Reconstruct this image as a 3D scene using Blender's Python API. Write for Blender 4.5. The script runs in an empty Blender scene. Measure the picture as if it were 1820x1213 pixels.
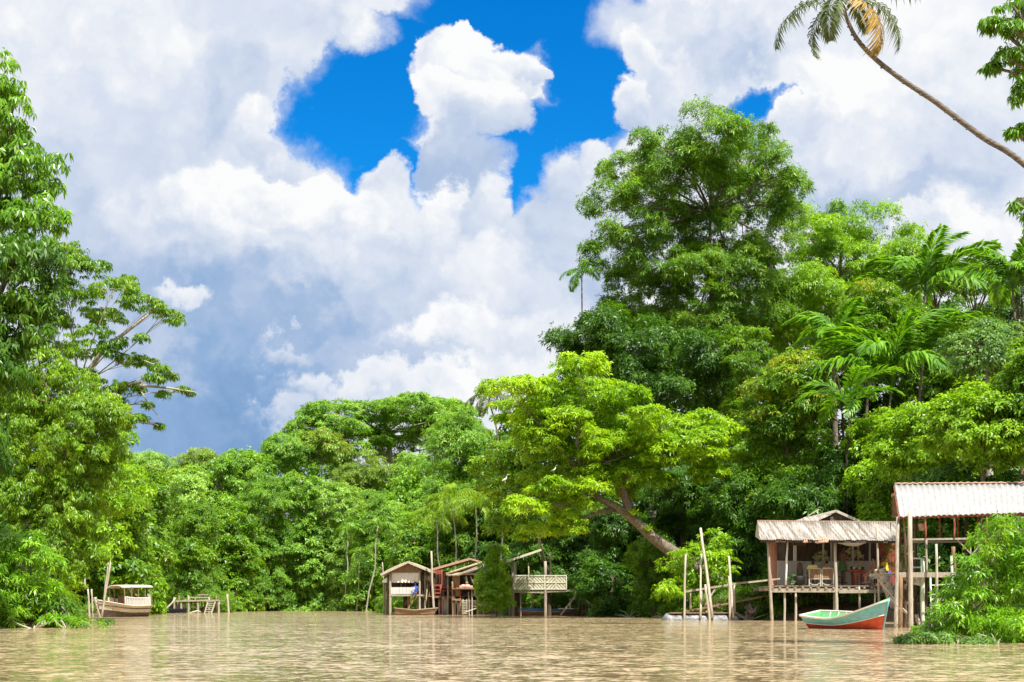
import bpy, math, random
import numpy as np
from mathutils import Vector, Matrix
D = bpy.data
C = bpy.context.scene
COL = C.collection
R = math.radians
# ------------------------------------------------------------------ camera
F = 2528.0; HX = 910.0; HY = 1073.0; CH = 0.77      # focal length in photo pixels, horizon row, eye height above the water
cam = D.cameras.new('camera'); co = D.objects.new('camera', cam); COL.objects.link(co)
co.location = (0, 0, CH); co.rotation_euler = (R(90), 0, 0)
cam.sensor_width = 36; cam.lens = 36 * F / 1820; cam.shift_y = (HY - 606.5) / 1820
cam.clip_start = 0.1; cam.clip_end = 6000
C.camera = co
# ------------------------------------------------------------------ sun, sky, exposure
SUN_EL, SUN_AZ = 60.0, 148.0      # azimuth clockwise from +Y (the view direction): behind the camera, to the right
C.view_settings.view_transform = 'Standard'; C.view_settings.look = 'None'
C.view_settings.exposure = 0.85; C.view_settings.gamma = 1
sl = D.lights.new('sun', 'SUN'); sl.energy = 5.0; sl.angle = R(0.55); sl.color = (1, .955, .87)
so = D.objects.new('sun', sl); COL.objects.link(so)
_e, _a = R(SUN_EL), R(SUN_AZ)
sdir = Vector((math.sin(_a)*math.cos(_e), math.cos(_a)*math.cos(_e), math.sin(_e)))
so.rotation_euler = sdir.to_track_quat('Z', 'Y').to_euler(); so.location = (0, 0, 60)
cy = C.cycles
cy.max_bounces = 6; cy.diffuse_bounces = 3; cy.glossy_bounces = 3; cy.transmission_bounces = 4; cy.transparent_max_bounces = 6
cy.use_denoising = True; cy.sample_clamp_indirect = 6; cy.caustics_reflective = False; cy.caustics_refractive = False
try:
    cy.denoising_prefilter = 'ACCURATE'; cy.denoising_input_passes = 'RGB_ALBEDO_NORMAL'
except Exception: pass

class NT:
    """small helper to write node trees"""
    def __init__(s, nt): s.nt = nt; s.L = nt.links
    def n(s, typ, props=None, **ins):
        nd = s.nt.nodes.new(typ)
        for k, v in (props or {}).items(): setattr(nd, k, v)
        for k, v in ins.items():
            if k[0] == 'i' and k[1:].isdigit(): sock = nd.inputs[int(k[1:])]
            else: sock = nd.inputs[k.replace('_', ' ')]
            s.put(sock, v)
        return nd
    def put(s, sock, v):
        if hasattr(v, 'outputs'): s.L.new(v.outputs[0], sock)
        elif isinstance(v, bpy.types.NodeSocket): s.L.new(v, sock)
        else: sock.default_value = v
    def m(s, op, a, b=0.0, c=0.0, clamp=False):
        return s.n('ShaderNodeMath', {'operation': op, 'use_clamp': clamp}, i0=a, i1=b, i2=c).outputs[0]
    def v(s, op, a, b=(0, 0, 0), c=None):
        nd = s.n('ShaderNodeVectorMath', {'operation': op}, i0=a, i1=b)
        return nd.outputs['Value'] if op in ('LENGTH', 'DISTANCE', 'DOT_PRODUCT') else nd.outputs[0]
    def vs(s, a, k):
        nd = s.n('ShaderNodeVectorMath', {'operation': 'SCALE'}, i0=a); s.put(nd.inputs['Scale'], k); return nd.outputs[0]
    def sm(s, x, lo, hi, a=0.0, b=1.0):
        nd = s.n('ShaderNodeMapRange', {'interpolation_type': 'SMOOTHSTEP'}, i0=x, i1=lo, i2=hi, i3=a, i4=b); return nd.outputs[0]
    def mix(s, f, a, b, blend='MIX'):
        nd = s.nt.nodes.new('ShaderNodeMix'); nd.data_type = 'RGBA'; nd.blend_type = blend
        s.put(nd.inputs[0], f); s.put(nd.inputs[6], a); s.put(nd.inputs[7], b); return nd.outputs[2]

def c4(c): return (c[0], c[1], c[2], 1.0)

def pdir(px, py):
    v = Vector(((px-HX)/F, 1.0, (HY-py)/F)); return v

# ---- world: NISHITA sky with cumulus clouds placed by compass direction and height
W = D.worlds.new('World'); C.world = W; W.use_nodes = True
wt = W.node_tree; wt.nodes.clear(); T = NT(wt)
def noise(N, vec, scale, detail=2, rough=.5, out=0, lac=2.0):
    nd = N.n('ShaderNodeTexNoise', {'noise_dimensions': '3D'}, Vector=vec, Scale=scale, Detail=detail, Roughness=rough, Lacunarity=lac); return nd.outputs[out]
tc = T.n('ShaderNodeTexCoord')
dv = tc.outputs['Generated']
# compass direction spread on a plane ahead (clamped so that it stays finite to the sides and behind)
sx = T.n('ShaderNodeSeparateXYZ', i0=dv)
yy = T.m('MAXIMUM', T.m('ABSOLUTE', sx.outputs[1]), .35)
cv = T.v('DIVIDE', dv, T.n('ShaderNodeCombineXYZ', i0=yy, i1=yy, i2=yy).outputs[0])
wn = noise(T, cv, 13, 9, .62, 1)
warp = T.v('SUBTRACT', wn, (.5, .5, .5))
V1 = T.v('ADD', cv, T.vs(warp, .085)); V2 = T.v('ADD', cv, T.vs(warp, .17))
front = T.m('GREATER_THAN', sx.outputs[1], .05)
def blob(px, py, rx, rz, soft, vec):
    b = pdir(px, py); q = T.v('MULTIPLY', T.v('SUBTRACT', vec, (b.x, b.y, b.z)), (F/rx, 1.0, F/rz))
    return q, T.sm(T.v('LENGTH', q), 1-soft, 1+soft*.6, 1.0, 0.0)
# open blue gaps between the clouds
holes = 0.0
for h_ in [(640, 190, 130, 150, .3), (700, 320, 110, 60, .35), (1040, 110, 110, 190, .25), (930, 20, 230, 80, .3), (920, 290, 80, 110, .3), (735, 100, 170, 100, .3), (990, 260, 85, 80, .3), (1375, 200, 85, 50, .4)]:
    holes = T.m('MAXIMUM', holes, blob(*h_, V1)[1])
bign = noise(T, cv, 4.5, 5, .5); finen = noise(T, V1, 26, 6, .62)
cover = T.m('SUBTRACT', 1.0, T.m('MULTIPLY', T.m('MULTIPLY', holes, front), T.sm(T.m('ADD', holes, T.m('MULTIPLY', finen, .5)), .55, .9)))
lum = T.m('ADD', .89, T.m('ADD', T.m('MULTIPLY', T.m('SUBTRACT', bign, .5), .75), T.m('MULTIPLY', T.m('SUBTRACT', finen, .5), .30)))
vob = T.n('ShaderNodeTexVoronoi', {'feature': 'SMOOTH_F1', 'normalize': False}, Vector=V1, Scale=30, Detail=2.0, Roughness=.5); vob.inputs['Smoothness'].default_value = .3
bil = T.m('MULTIPLY', T.m('SUBTRACT', .42, vob.outputs['Distance']), .30)
texture = T.m('ADD', bil, T.m('MULTIPLY', T.m('SUBTRACT', finen, .5), .28))
# cloud heads, back to front: px, py, rx, rz, brightness, light from above, softness of the edge
for px_, py_, rx_, rz_, l_, k_, s_ in [
    (110, 90, 240, 150, .90, .05, .9), (90, 350, 190, 170, .70, .10, .9), (330, 230, 170, 120, .78, .06, .9), (270, 60, 170, 70, .93, .05, .8), (440, 170, 90, 120, .74, .08, .5), (600, 40, 100, 50, .86, .08, .4), (480, 240, 50, 50, .90, .15, .3),
    (210, 540, 170, 130, .62, .10, .9), (560, 570, 230, 130, .48, .12, .8), (390, 650, 300, 190, .42, .10, .8), (310, 780, 220, 90, .34, .05, .7), (480, 700, 200, 100, .26, .10, .8), (720, 650, 150, 70, .62, .08, .8),
    (1060, 400, 110, 130, .74, .12, .5), (960, 440, 110, 90, .68, .10, .6), (1010, 330, 60, 55, .80, .15, .35), (1050, 290, 35, 30, .85, .1, .3),
    (845, 340, 62, 70, .60, .08, .35), (800, 300, 52, 80, .62, .10, .25), (852, 232, 76, 52, .76, .16, .2), (690, 350, 60, 50, .86, .15, .2),
    (300, 420, 100, 80, .82, .14, .5), (350, 370, 80, 60, .96, .18, .25), (620, 430, 130, 90, .82, .18, .5), (740, 420, 110, 70, .86, .18, .3), (800, 390, 70, 60, .94, .18, .18), (880, 400, 60, 70, .80, .16, .2), (420, 380, 110, 80, .97, .2, .2), (500, 350, 80, 55, 1.0, .18, .18), (560, 400, 90, 70, .97, .2, .25), (640, 400, 60, 50, .95, .18, .25),
    (440, 460, 110, 60, .74, .22, .5), (560, 480, 100, 50, .80, .2, .5), (380, 500, 120, 55, .52, .2, .7), (700, 500, 140, 70, .72, .15, .6), (860, 480, 120, 80, .86, .15, .5), (890, 560, 150, 80, .80, .15, .6), (800, 590, 110, 50, .96, .14, .5), (940, 620, 130, 60, .92, .1, .5),
    (540, 612, 70, 26, .62, .18, .5), (640, 685, 150, 36, .90, .14, .5), (500, 735, 90, 30, .72, .14, .6), (760, 690, 120, 40, .93, .1, .6), (325, 535, 40, 18, .92, .1, .4), (300, 620, 46, 60, .60, .1, .8), (170, 640, 90, 90, .80, .1, .8), (600, 720, 70, 30, .80, .1, .7),
    (1240, 60, 180, 80, .84, .10, .3), (1250, 190, 120, 90, .82, .12, .5), (1170, 120, 62, 80, .95, .16, .18), (1120, 200, 44, 50, .88, .18, .18), (1200, 30, 60, 60, .93, .1, .2), (1330, 100, 100, 50, .74, .12, .6), (1440, 60, 170, 70, .88, .1, .7), (1640, 90, 200, 120, .95, .08, .8),
    (1500, 350, 150, 45, .58, .12, .8), (1640, 330, 200, 50, .68, .12, .8), (1460, 250, 90, 66, .94, .14, .22), (1520, 200, 120, 90, 1.0, .1, .25), (1440, 200, 44, 44, .98, .16, .15), (1620, 240, 120, 60, .92, .12, .6), (1750, 250, 100, 60, .80, .1, .8), (1720, 420, 120, 50, 1.0, .12, .35), (1600, 400, 60, 30, .9, .1, .5),
    (880, 200, 46, 60, .84, .12, .2), (850, 66, 46, 36, 1.0, .1, .14), (766, 92, 34, 38, 1.0, .1, .14), (822, 112, 84, 78, 1.0, .1, .12), (880, 130, 66, 62, .99, .14, .12), (790, 178, 62, 56, .98, .2, .12), (925, 130, 30, 26, .95, .14, .15), (845, 190, 66, 50, .96, .22, .18)]:
    q_, m_ = blob(px_, py_, rx_, rz_, s_, V1 if s_ < .5 else V2)
    m_ = T.m('MULTIPLY', m_, front)
    ls = T.m('ADD', T.m('ADD', (l_ - .62)*1.08 + .655, T.m('MULTIPLY', T.v('DOT_PRODUCT', q_, (.15, 0, 1.0)), k_)), T.m('MULTIPLY', texture, .9 if s_ < .5 else .6))
    lum = T.n('ShaderNodeMix', {'data_type': 'FLOAT'}, i0=m_, i2=lum, i3=ls).outputs[0]
    if s_ < .5: cover = T.m('MAXIMUM', cover, m_)
lumc = T.m('MINIMUM', T.m('MAXIMUM', lum, 0.0), 1.0)
rmp = T.n('ShaderNodeValToRGB', i0=lumc)
cr = rmp.color_ramp; cr.interpolation = 'LINEAR'
cr.elements[0].position = 0.0; cr.elements[0].color = (.14, .29, .56, 1)
cr.elements[1].position = 1.0; cr.elements[1].color = (.98, .985, .99, 1)
for p_, c_ in ((.3, (.28, .44, .70)), (.6, (.53, .63, .81)), (.8, (.73, .79, .90))):
    e_ = cr.elements.new(p_); e_.color = c4(c_)
sky = T.n('ShaderNodeTexSky', {'sky_type': 'NISHITA', 'sun_disc': False, 'sun_elevation': _e, 'sun_rotation': R(SUN_AZ), 'air_density': 1.0, 'dust_density': .1, 'ozone_density': 3.0, 'altitude': 0})
hs = T.n('ShaderNodeHueSaturation', Saturation=1.45, Value=1.0, Color=sky.outputs[0])
tint = T.mix(1.0, hs.outputs[0], (.13, .70, .84, 1), 'MULTIPLY')
bgs = T.n('ShaderNodeBackground', Color=tint, Strength=.12)
bgc = T.n('ShaderNodeBackground', Color=rmp.outputs[0], Strength=.55)
mixs = wt.nodes.new('ShaderNodeMixShader'); T.put(mixs.inputs[0], cover); T.L.new(bgs.outputs[0], mixs.inputs[1]); T.L.new(bgc.outputs[0], mixs.inputs[2])
wo = wt.nodes.new('ShaderNodeOutputWorld'); T.L.new(mixs.outputs[0], wo.inputs[0])
try:
    W.cycles.sampling_method = 'MANUAL'; W.cycles.sample_map_resolution = 512
except Exception: pass

# ------------------------------------------------------------------ helpers
def P(px, py, Y): return Vector(((px-HX)/F*Y, Y, CH + (HY-py)/F*Y))
def PX(px, Y): return (px-HX)/F*Y
def PZ(py, Y): return CH + (HY-py)/F*Y
def S(npx, Y): return npx/F*Y

def tag(o, label=None, cat=None, group=None, kind=None):
    if label: o['label'] = label
    if cat: o['category'] = cat
    if group: o['group'] = group
    if kind: o['kind'] = kind
    return o
def empty(name, loc, label, cat, group=None, rz=0.0):
    o = D.objects.new(name, None); COL.objects.link(o); o.location = loc; o.rotation_euler = (0, 0, rz); o.empty_display_size = .3
    return tag(o, label, cat, group)
def link_mesh(name, me, mat, parent=None, loc=None):
    o = D.objects.new(name, me); COL.objects.link(o)
    if mat is not None: me.materials.append(mat)
    if parent is not None: o.parent = parent
    if loc is not None: o.location = loc
    return o
def np_mesh(name, V, Fq, smooth=False):
    """mesh from numpy arrays: V (n,3), Fq (m,k)"""
    me = D.meshes.new(name); n, (m, k) = len(V), Fq.shape
    me.vertices.add(n); me.vertices.foreach_set('co', np.ascontiguousarray(V, dtype=np.float32).ravel())
    me.loops.add(m*k); me.loops.foreach_set('vertex_index', np.ascontiguousarray(Fq, dtype=np.int32).ravel())
    me.polygons.add(m); me.polygons.foreach_set('loop_start', np.arange(0, m*k, k, dtype=np.int32))
    if smooth: me.polygons.foreach_set('use_smooth', np.ones(m, dtype=bool))
    me.update(calc_edges=True); return me

class MB:
    """collects shapes in world coordinates, then links them as ONE mesh object (relative to its parent's location)"""
    def __init__(s): s.v = []; s.f = []; s.sm = []
    def add(s, vs, fs, smooth=False):
        b = len(s.v); s.v += [Vector(v) for v in vs]; s.f += [[b+i for i in f] for f in fs]; s.sm += [smooth]*len(fs); return s
    def box(s, c, size, rot=None):
        c = Vector(c); h = Vector(size)/2
        vs = [Vector((x*h.x, y*h.y, z*h.z)) for x in (-1, 1) for y in (-1, 1) for z in (-1, 1)]
        if rot is not None:
            m = rot if isinstance(rot, Matrix) else Matrix.Rotation(rot, 3, 'Z'); vs = [m @ v for v in vs]
        return s.add([c+v for v in vs], [(0, 1, 3, 2), (4, 6, 7, 5), (0, 4, 5, 1), (2, 3, 7, 6), (0, 2, 6, 4), (1, 5, 7, 3)])
    def beam(s, a, b, w, d, up=(0, 0, 1)):
        a, b = Vector(a), Vector(b); z = (b-a).normalized(); up = Vector(up)
        if abs(z.dot(up)) > .95: up = Vector((0, 1, 0))
        x = z.cross(up).normalized(); y = z.cross(x)
        vs = []
        for p in (a, b):
            for sx_, sy_ in ((-1, -1), (1, -1), (1, 1), (-1, 1)): vs.append(p + x*sx_*w/2 + y*sy_*d/2)
        return s.add(vs, [(0, 3, 2, 1), (4, 5, 6, 7), (0, 1, 5, 4), (1, 2, 6, 5), (2, 3, 7, 6), (3, 0, 4, 7)])
    def tube(s, pts, rad, n=8, cap=True):
        pts = [Vector(p) for p in pts]
        if not hasattr(rad, '__len__'): rad = [rad]*len(pts)
        vs = []; ref = None
        for i, p in enumerate(pts):
            t = (pts[min(i+1, len(pts)-1)] - pts[max(i-1, 0)]).normalized()
            if ref is None:
                ref = Vector((1, 0, 0)) if abs(t.x) < .8 else Vector((0, 1, 0))
            x = (ref - t*ref.dot(t)).normalized(); y = t.cross(x); ref = x
            for k in range(n):
                a = 2*math.pi*k/n; vs.append(p + (x*math.cos(a) + y*math.sin(a))*rad[i])
        fs = [(i*n+k, i*n+(k+1) % n, (i+1)*n+(k+1) % n, (i+1)*n+k) for i in range(len(pts)-1) for k in range(n)]
        s.add(vs, fs, True)
        if cap:
            b = len(s.v) - len(vs)
            s.f.append([b+k for k in range(n)][::-1]); s.sm.append(False)
            s.f.append([b+(len(pts)-1)*n+k for k in range(n)]); s.sm.append(False)
        return s
    def pole(s, a, b, r0, r1=None, n=8, wob=.0, seed=0):
        a, b = Vector(a), Vector(b); r1 = r0*.8 if r1 is None else r1; rg = random.Random(seed or int(a.x*977+a.z*131)); k = 5
        pts = [a.lerp(b, i/k) + Vector((rg.uniform(-1, 1), rg.uniform(-1, 1), 0))*wob*(0 < i < k) for i in range(k+1)]
        return s.tube(pts, [(r0+(r1-r0)*i/k)*rg.uniform(.93, 1.07) for i in range(k+1)], n)
    def lathe(s, c, prof, n=14):
        c = Vector(c); vs = [c + Vector((r*math.cos(2*math.pi*k/n), r*math.sin(2*math.pi*k/n), z)) for r, z in prof for k in range(n)]
        fs = [(i*n+k, i*n+(k+1) % n, (i+1)*n+(k+1) % n, (i+1)*n+k) for i in range(len(prof)-1) for k in range(n)]
        s.add(vs, fs, True); b = len(s.v)-len(vs)
        s.f.append([b+k for k in range(n)][::-1]); s.sm.append(False); s.f.append([b+(len(prof)-1)*n+k for k in range(n)]); s.sm.append(False); return s
    def ball(s, c, r, n=10, m=7):
        r = Vector(r) if hasattr(r, '__len__') else Vector((r, r, r)); c = Vector(c); vs = []
        for i in range(m+1):
            th = math.pi*(i+.02)/(m+.04)
            for k in range(n):
                a = 2*math.pi*k/n; vs.append(c + Vector((r.x*math.sin(th)*math.cos(a), r.y*math.sin(th)*math.sin(a), r.z*math.cos(th))))
        s.add(vs, [(i*n+k, (i+1)*n+k, (i+1)*n+(k+1) % n, i*n+(k+1) % n) for i in range(m) for k in range(n)], True); return s
    def sheet(s, a, b, c, d, pitch=.076, amp=.012, t=.004, rag=0.0, seed=1, rows=3, sag=0.0):
        """corrugated sheet: a->b along the eave, d->c along the ridge; ribs run from eave to ridge"""
        a, b, c, d = map(Vector, (a, b, c, d)); rg = random.Random(seed); w = (b-a).length; nu = max(8, int(w/pitch*4)); nrm = (b-a).cross(d-a).normalized()
        top = []; e = 0
        for i in range(nu+1):
            u = i/nu
            if rag and i % 9 == 0: e = rg.random()**2*rag*(-1 if rg.random() < .5 else 1)
            col = []
            for j in range(rows+1):
                q = j/rows; lo = a.lerp(b, u); hi = d.lerp(c, u)
                p = lo.lerp(hi, max(q, 0) if j else -e if e < 0 else e)
                p = p + nrm*(amp*math.sin(2*math.pi*u*w/pitch) - sag*math.sin(math.pi*q)*(1+.4*math.sin(u*9)))
                col.append(p)
            top.append(col)
        vs = [p for col in top for p in col] + [p - nrm*t for col in top for p in col]; r1 = rows+1; N = (nu+1)*r1; fs = []
        for i in range(nu):
            for j in range(rows):
                q = (i*r1+j, (i+1)*r1+j, (i+1)*r1+j+1, i*r1+j+1); fs.append(q); fs.append(tuple(N+x for x in q[::-1]))
            fs.append((i*r1, N+i*r1, N+(i+1)*r1, (i+1)*r1)); fs.append((i*r1+rows, (i+1)*r1+rows, N+(i+1)*r1+rows, N+i*r1+rows))
        for j in range(rows):
            fs.append((j, j+1, N+j+1, N+j)); k = nu*r1; fs.append((k+j+1, k+j, N+k+j, N+k+j+1))
        return s.add(vs, fs, True)
    def slab(s, pts, t):
        """flat polygon given thickness t (vector)"""
        n = len(pts); t = Vector(t); vs = [Vector(p) for p in pts] + [Vector(p)+t for p in pts]
        return s.add(vs, [tuple(range(n))[::-1], tuple(range(n, 2*n))] + [(i, (i+1) % n, n+(i+1) % n, n+i) for i in range(n)])
    def build(s, name, mat, parent=None, origin=None):
        o0 = Vector((0, 0, 0))
        if parent is not None:
            q = parent
            while q is not None: o0 += q.location; q = q.parent
        if origin is None and parent is None:
            xs = [v.x for v in s.v]; ys = [v.y for v in s.v]; zs = [v.z for v in s.v]; origin = Vector(((min(xs)+max(xs))/2, (min(ys)+max(ys))/2, min(zs)))
        off = o0 + (Vector(origin) if origin is not None else Vector((0, 0, 0)))
        me = D.meshes.new(name); me.from_pydata([tuple(v-off) for v in s.v], [], s.f); me.polygons.foreach_set('use_smooth', s.sm); me.update()
        return link_mesh(name, me, mat, parent, origin)

# ------------------------------------------------------------------ materials
def new_mat(name):
    m = D.materials.new(name); m.use_nodes = True; nt = m.node_tree; nt.nodes.clear(); N = NT(nt); out = nt.nodes.new('ShaderNodeOutputMaterial'); return m, N, out
def leaf_mat(name, dark, mid, light, trans=.38, spec=.45, rough=.42, tcol=1.35, patch=.5, brown=0.0):
    m, N, out = new_mat(name)
    geo = N.n('ShaderNodeNewGeometry'); oc = N.n('ShaderNodeTexCoord').outputs['Object']
    rnd = geo.outputs['Random Per Island']
    nz = noise(N, oc, patch, 3, .6)
    t = N.m('ADD', N.m('MULTIPLY', N.m('SUBTRACT', nz, .5), 1.5), N.m('ADD', N.m('MULTIPLY', rnd, .55), .22), clamp=True)
    rp = N.n('ShaderNodeValToRGB', i0=t); r = rp.color_ramp
    r.elements[0].color = c4(dark); r.elements[0].position = .12; r.elements[1].color = c4(light); r.elements[1].position = .9
    e = r.elements.new(.5); e.color = c4(mid)
    col = rp.outputs[0]
    if brown:
        col = N.mix(N.m('GREATER_THAN', N.m('FRACT', N.m('MULTIPLY', rnd, 37.7)), 1-brown), col, (.22, .11, .03, 1))
    pb = N.n('ShaderNodeBsdfPrincipled', Base_Color=col, Roughness=rough); pb.inputs['Specular IOR Level'].default_value = spec
    tr = N.n('ShaderNodeBsdfTranslucent', Color=N.mix(1.0, col, (tcol*1.25, tcol*1.15, tcol*.35, 1), 'MULTIPLY'))
    mx = N.nt.nodes.new('ShaderNodeMixShader'); mx.inputs[0].default_value = trans
    N.L.new(pb.outputs[0], mx.inputs[1]); N.L.new(tr.outputs[0], mx.inputs[2]); N.L.new(mx.outputs[0], out.inputs[0]); return m
def rough_mat(name, c1, c2, scale=(3, 3, .6), rough=.8, bump=.3, c3=None, spot=.62, spots=9, spec=.25, metal=0.0):
    """two-tone weathered surface, streaks along the stretched axis, optional spots of c3"""
    m, N, out = new_mat(name); oc = N.n('ShaderNodeTexCoord').outputs['Object']
    v = N.v('MULTIPLY', oc, scale); nz = noise(N, v, 3, 8, .65); col = N.mix(N.sm(nz, .35, .65), c4(c1), c4(c2))
    fine = noise(N, v, 17, 4, .7); col = N.mix(N.m('MULTIPLY', N.sm(fine, .5, .8), .45), col, c4([x*.45 for x in c1]))
    if c3: col = N.mix(N.sm(noise(N, N.v('ADD', oc, (7, 3, 1)), spots, 6, .7), spot, spot+.08), col, c4(c3))
    b = N.n('ShaderNodeBump', Height=N.m('ADD', nz, N.m('MULTIPLY', fine, .5)), Strength=bump, Distance=.03)
    pb = N.n('ShaderNodeBsdfPrincipled', Base_Color=col, Roughness=rough, Normal=b.outputs[0], Metallic=metal); pb.inputs['Specular IOR Level'].default_value = spec
    N.L.new(pb.outputs[0], out.inputs[0]); return m
M = {}
M['bark'] = rough_mat('bark', (.10, .075, .05), (.24, .20, .15), (6, 6, 1.2), .9, .8, (.30, .30, .24), .6, 1.5)
M['bark_pale'] = rough_mat('bark_pale', (.30, .27, .21), (.46, .43, .36), (5, 5, 1.5), .9, .5, (.14, .12, .08), .6, 2)
M['bark_dark'] = rough_mat('bark_dark', (.04, .03, .02), (.10, .075, .05), (6, 6, 1.2), .9, .8)
M['log'] = rough_mat('log_bark', (.42, .36, .28), (.55, .48, .40), (3, 3, 2), .9, .9, (.16, .08, .05), .53, 5)
M['palm_bark'] = rough_mat('palm_bark', (.10, .08, .065), (.27, .235, .20), (2, 2, 14), .9, .7, (.09, .06, .05), .6, 4)
M['grey_wood'] = rough_mat('grey_wood', (.26, .22, .17), (.44, .39, .31), (9, 9, .8), .85, .4, (.12, .09, .06), .66, 6)
M['pale_wood'] = rough_mat('pale_wood', (.35, .31, .24), (.52, .47, .38), (9, 9, .8), .85, .3, (.18, .13, .09), .66, 6)
M['brown_wood'] = rough_mat('brown_wood', (.17, .10, .055), (.32, .21, .12), (9, 9, .8), .8, .4, (.08, .05, .03), .64, 5)
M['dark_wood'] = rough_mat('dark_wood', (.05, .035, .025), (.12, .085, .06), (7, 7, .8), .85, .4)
M['red_wood'] = rough_mat('red_wood', (.20, .045, .03), (.34, .09, .06), (6, 6, .8), .8, .3, (.15, .1, .08), .66, 5)
M['pink_wood'] = rough_mat('pink_wood', (.52, .25, .18), (.62, .33, .25), (6, 6, .8), .8, .3, (.45, .38, .30), .64, 5)
M['white_paint'] = rough_mat('white_paint', (.62, .60, .55), (.76, .75, .71), (12, 12, .8), .7, .3, (.36, .30, .22), .64, 5)
M['cream_paint'] = rough_mat('cream_paint', (.52, .50, .36), (.66, .63, .48), (8, 8, 1), .75, .2, (.28, .25, .15), .65, 5)
M['green_white'] = rough_mat('green_white', (.45, .55, .40), (.62, .70, .58), (8, 8, 1), .75, .2, (.25, .28, .18), .64, 5)
M['blue_paint'] = rough_mat('blue_paint', (.02, .10, .30), (.04, .18, .42), (5, 5, 1), .6, .2, (.3, .3, .3), .68, 6)
M['roof_rust_rib_shade'] = rough_mat('roof_rust_rib_shade', (.15, .125, .10), (.42, .40, .37), (2.6, .10, .10), .65, .2, (.24, .15, .10), .56, 4)  # fine dark streaks stand in for shading of the ribs; spots are rust
M['roof_white'] = rough_mat('roof_white', (.29, .29, .285), (.36, .358, .35), (2.5, .3, .3), .5, .06, (.20, .18, .14), .62, 2.0)
M['roof_red'] = rough_mat('roof_red', (.33, .20, .13), (.46, .31, .22), (8, 2, 2), .75, .2, (.45, .36, .28), .6, 4)
M['rust'] = rough_mat('rust', (.24, .07, .04), (.38, .13, .08), (3, 3, 1), .85, .2)
M['thatch'] = rough_mat('thatch', (.30, .24, .16), (.52, .44, .32), (3, 22, 3), .95, .9, (.14, .1, .06), .6, 3)
M['plastic_white'] = rough_mat('plastic_white', (.68, .66, .64), (.80, .78, .76), (2, 2, 2), .55, .5, (.45, .40, .36), .6, 5)
M['mud'] = rough_mat('mud', (.085, .058, .034), (.15, .105, .06), (1, 1, 1), .85, .7, (.06, .07, .03), .55, 1.2)
# ------------------------------------------------------------------ ground and river
RIVER = np.array([(45, -80), (22, 0), (18, 22), (9.6, 28.4), (9.4, 30), (12.5, 37), (19, 47), (18, 58), (11, 66.5), (9.5, 76), (6, 85), (3, 90.5), (-.6, 92), (-1.5, 99.5), (-9, 104), (-10.5, 118),
                  (-12, 162), (-33, 163), (-30, 150), (-24.3, 120), (-28.5, 119), (-30, 106), (-29.5, 86), (-27, 74), (-18.5, 54), (-13.6, 45.8), (-17.5, 44.4), (-24, 40), (-40, -80)], float)
def river_sd(x, y):
    """signed distance to the river outline: negative in the water"""
    p = np.stack([x, y], -1); n = len(RIVER); best = np.full(x.shape, 1e9); inside = np.zeros(x.shape, bool)
    for i in range(n):
        a, b = RIVER[i], RIVER[(i+1) % n]; e = b-a; w = p-a
        t = np.clip((w@e)/(e@e), 0, 1); d = np.hypot(*np.moveaxis(w - t[..., None]*e, -1, 0)); best = np.minimum(best, d)
        c = ((a[1] > y) != (b[1] > y)); xi = (b[0]-a[0])*(y-a[1])/((b[1]-a[1]) or 1e-9) + a[0]; inside ^= c & (x < xi)
    return np.where(inside, -best, best)
def ground_z(x, y):
    x = np.asarray(x, float); y = np.asarray(y, float); d = river_sd(x, y)
    n = .12*np.sin(x*.9+1.3*np.sin(y*.7)) + .08*np.sin(y*1.7+x*.6)
    up = .10 + .95*(1-np.exp(-np.maximum(d, 0)/3.5)) + np.maximum(d-30, 0)*.012*np.exp(-np.maximum(d-30, 0)/600)
    return np.where(d > 0, up*1.0 + n*np.minimum(1, d/2) - .10*np.exp(-np.maximum(d, 0)/.15), np.maximum(-.35 + d*.25, -1.8))
def gz(x, y): return float(ground_z(np.array([x]), np.array([y]))[0])
xs = np.concatenate([-np.geomspace(1500, 62, 16), np.arange(-60, 60.1, .9), np.geomspace(62, 1500, 16)])
ys = np.concatenate([-np.geomspace(1200, 32, 12), np.arange(-30, 190.1, 1.0), np.geomspace(193, 2500, 16)])
gx, gy = np.meshgrid(xs, ys); V = np.stack([gx.ravel(), gy.ravel(), ground_z(gx, gy).ravel()], -1); nx = len(xs)
ii, jj = np.meshgrid(np.arange(len(ys)-1), np.arange(nx-1), indexing='ij'); b0 = (ii*nx+jj).ravel()
gme = np_mesh('ground', V, np.stack([b0, b0+1, b0+nx+1, b0+nx], -1), True)
tag(link_mesh('ground', gme, M['mud']), 'brown mud banks under the trees on both sides of the river', kind='structure')
# water
wm, N, out = new_mat('river_water'); oc = N.n('ShaderNodeTexCoord').outputs['Object']
def slope(scale, sx_, det, amp):
    c = noise(N, N.v('MULTIPLY', oc, (sx_, 1.0, 1)), scale, det, .6, 1); return N.vs(N.v('MULTIPLY', N.v('SUBTRACT', c, (.5, .5, .5)), (1, 1, 0)), amp)
w3 = noise(N, N.v('MULTIPLY', oc, (.22, .6, 1)), .30, 4, .55); mus = noise(N, N.v('MULTIPLY', oc, (.04, .15, 1)), 1, 3, .5)
calm = N.sm(w3, .36, .60, .72, 1.15)
sl_ = N.vs(N.v('ADD', slope(18, .85, 2, 1.1), N.v('ADD', N.v('ADD', slope(9, .8, 2, 1.1), slope(4.2, .75, 2, 1.0)), slope(.8, .6, 2, .35))), calm)
nrm = N.v('NORMALIZE', N.v('ADD', sl_, (0, 0, 1)))
wc = N.mix(N.sm(mus, .35, .65), (.37, .265, .145, 1), (.43, .325, .19, 1))
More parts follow.
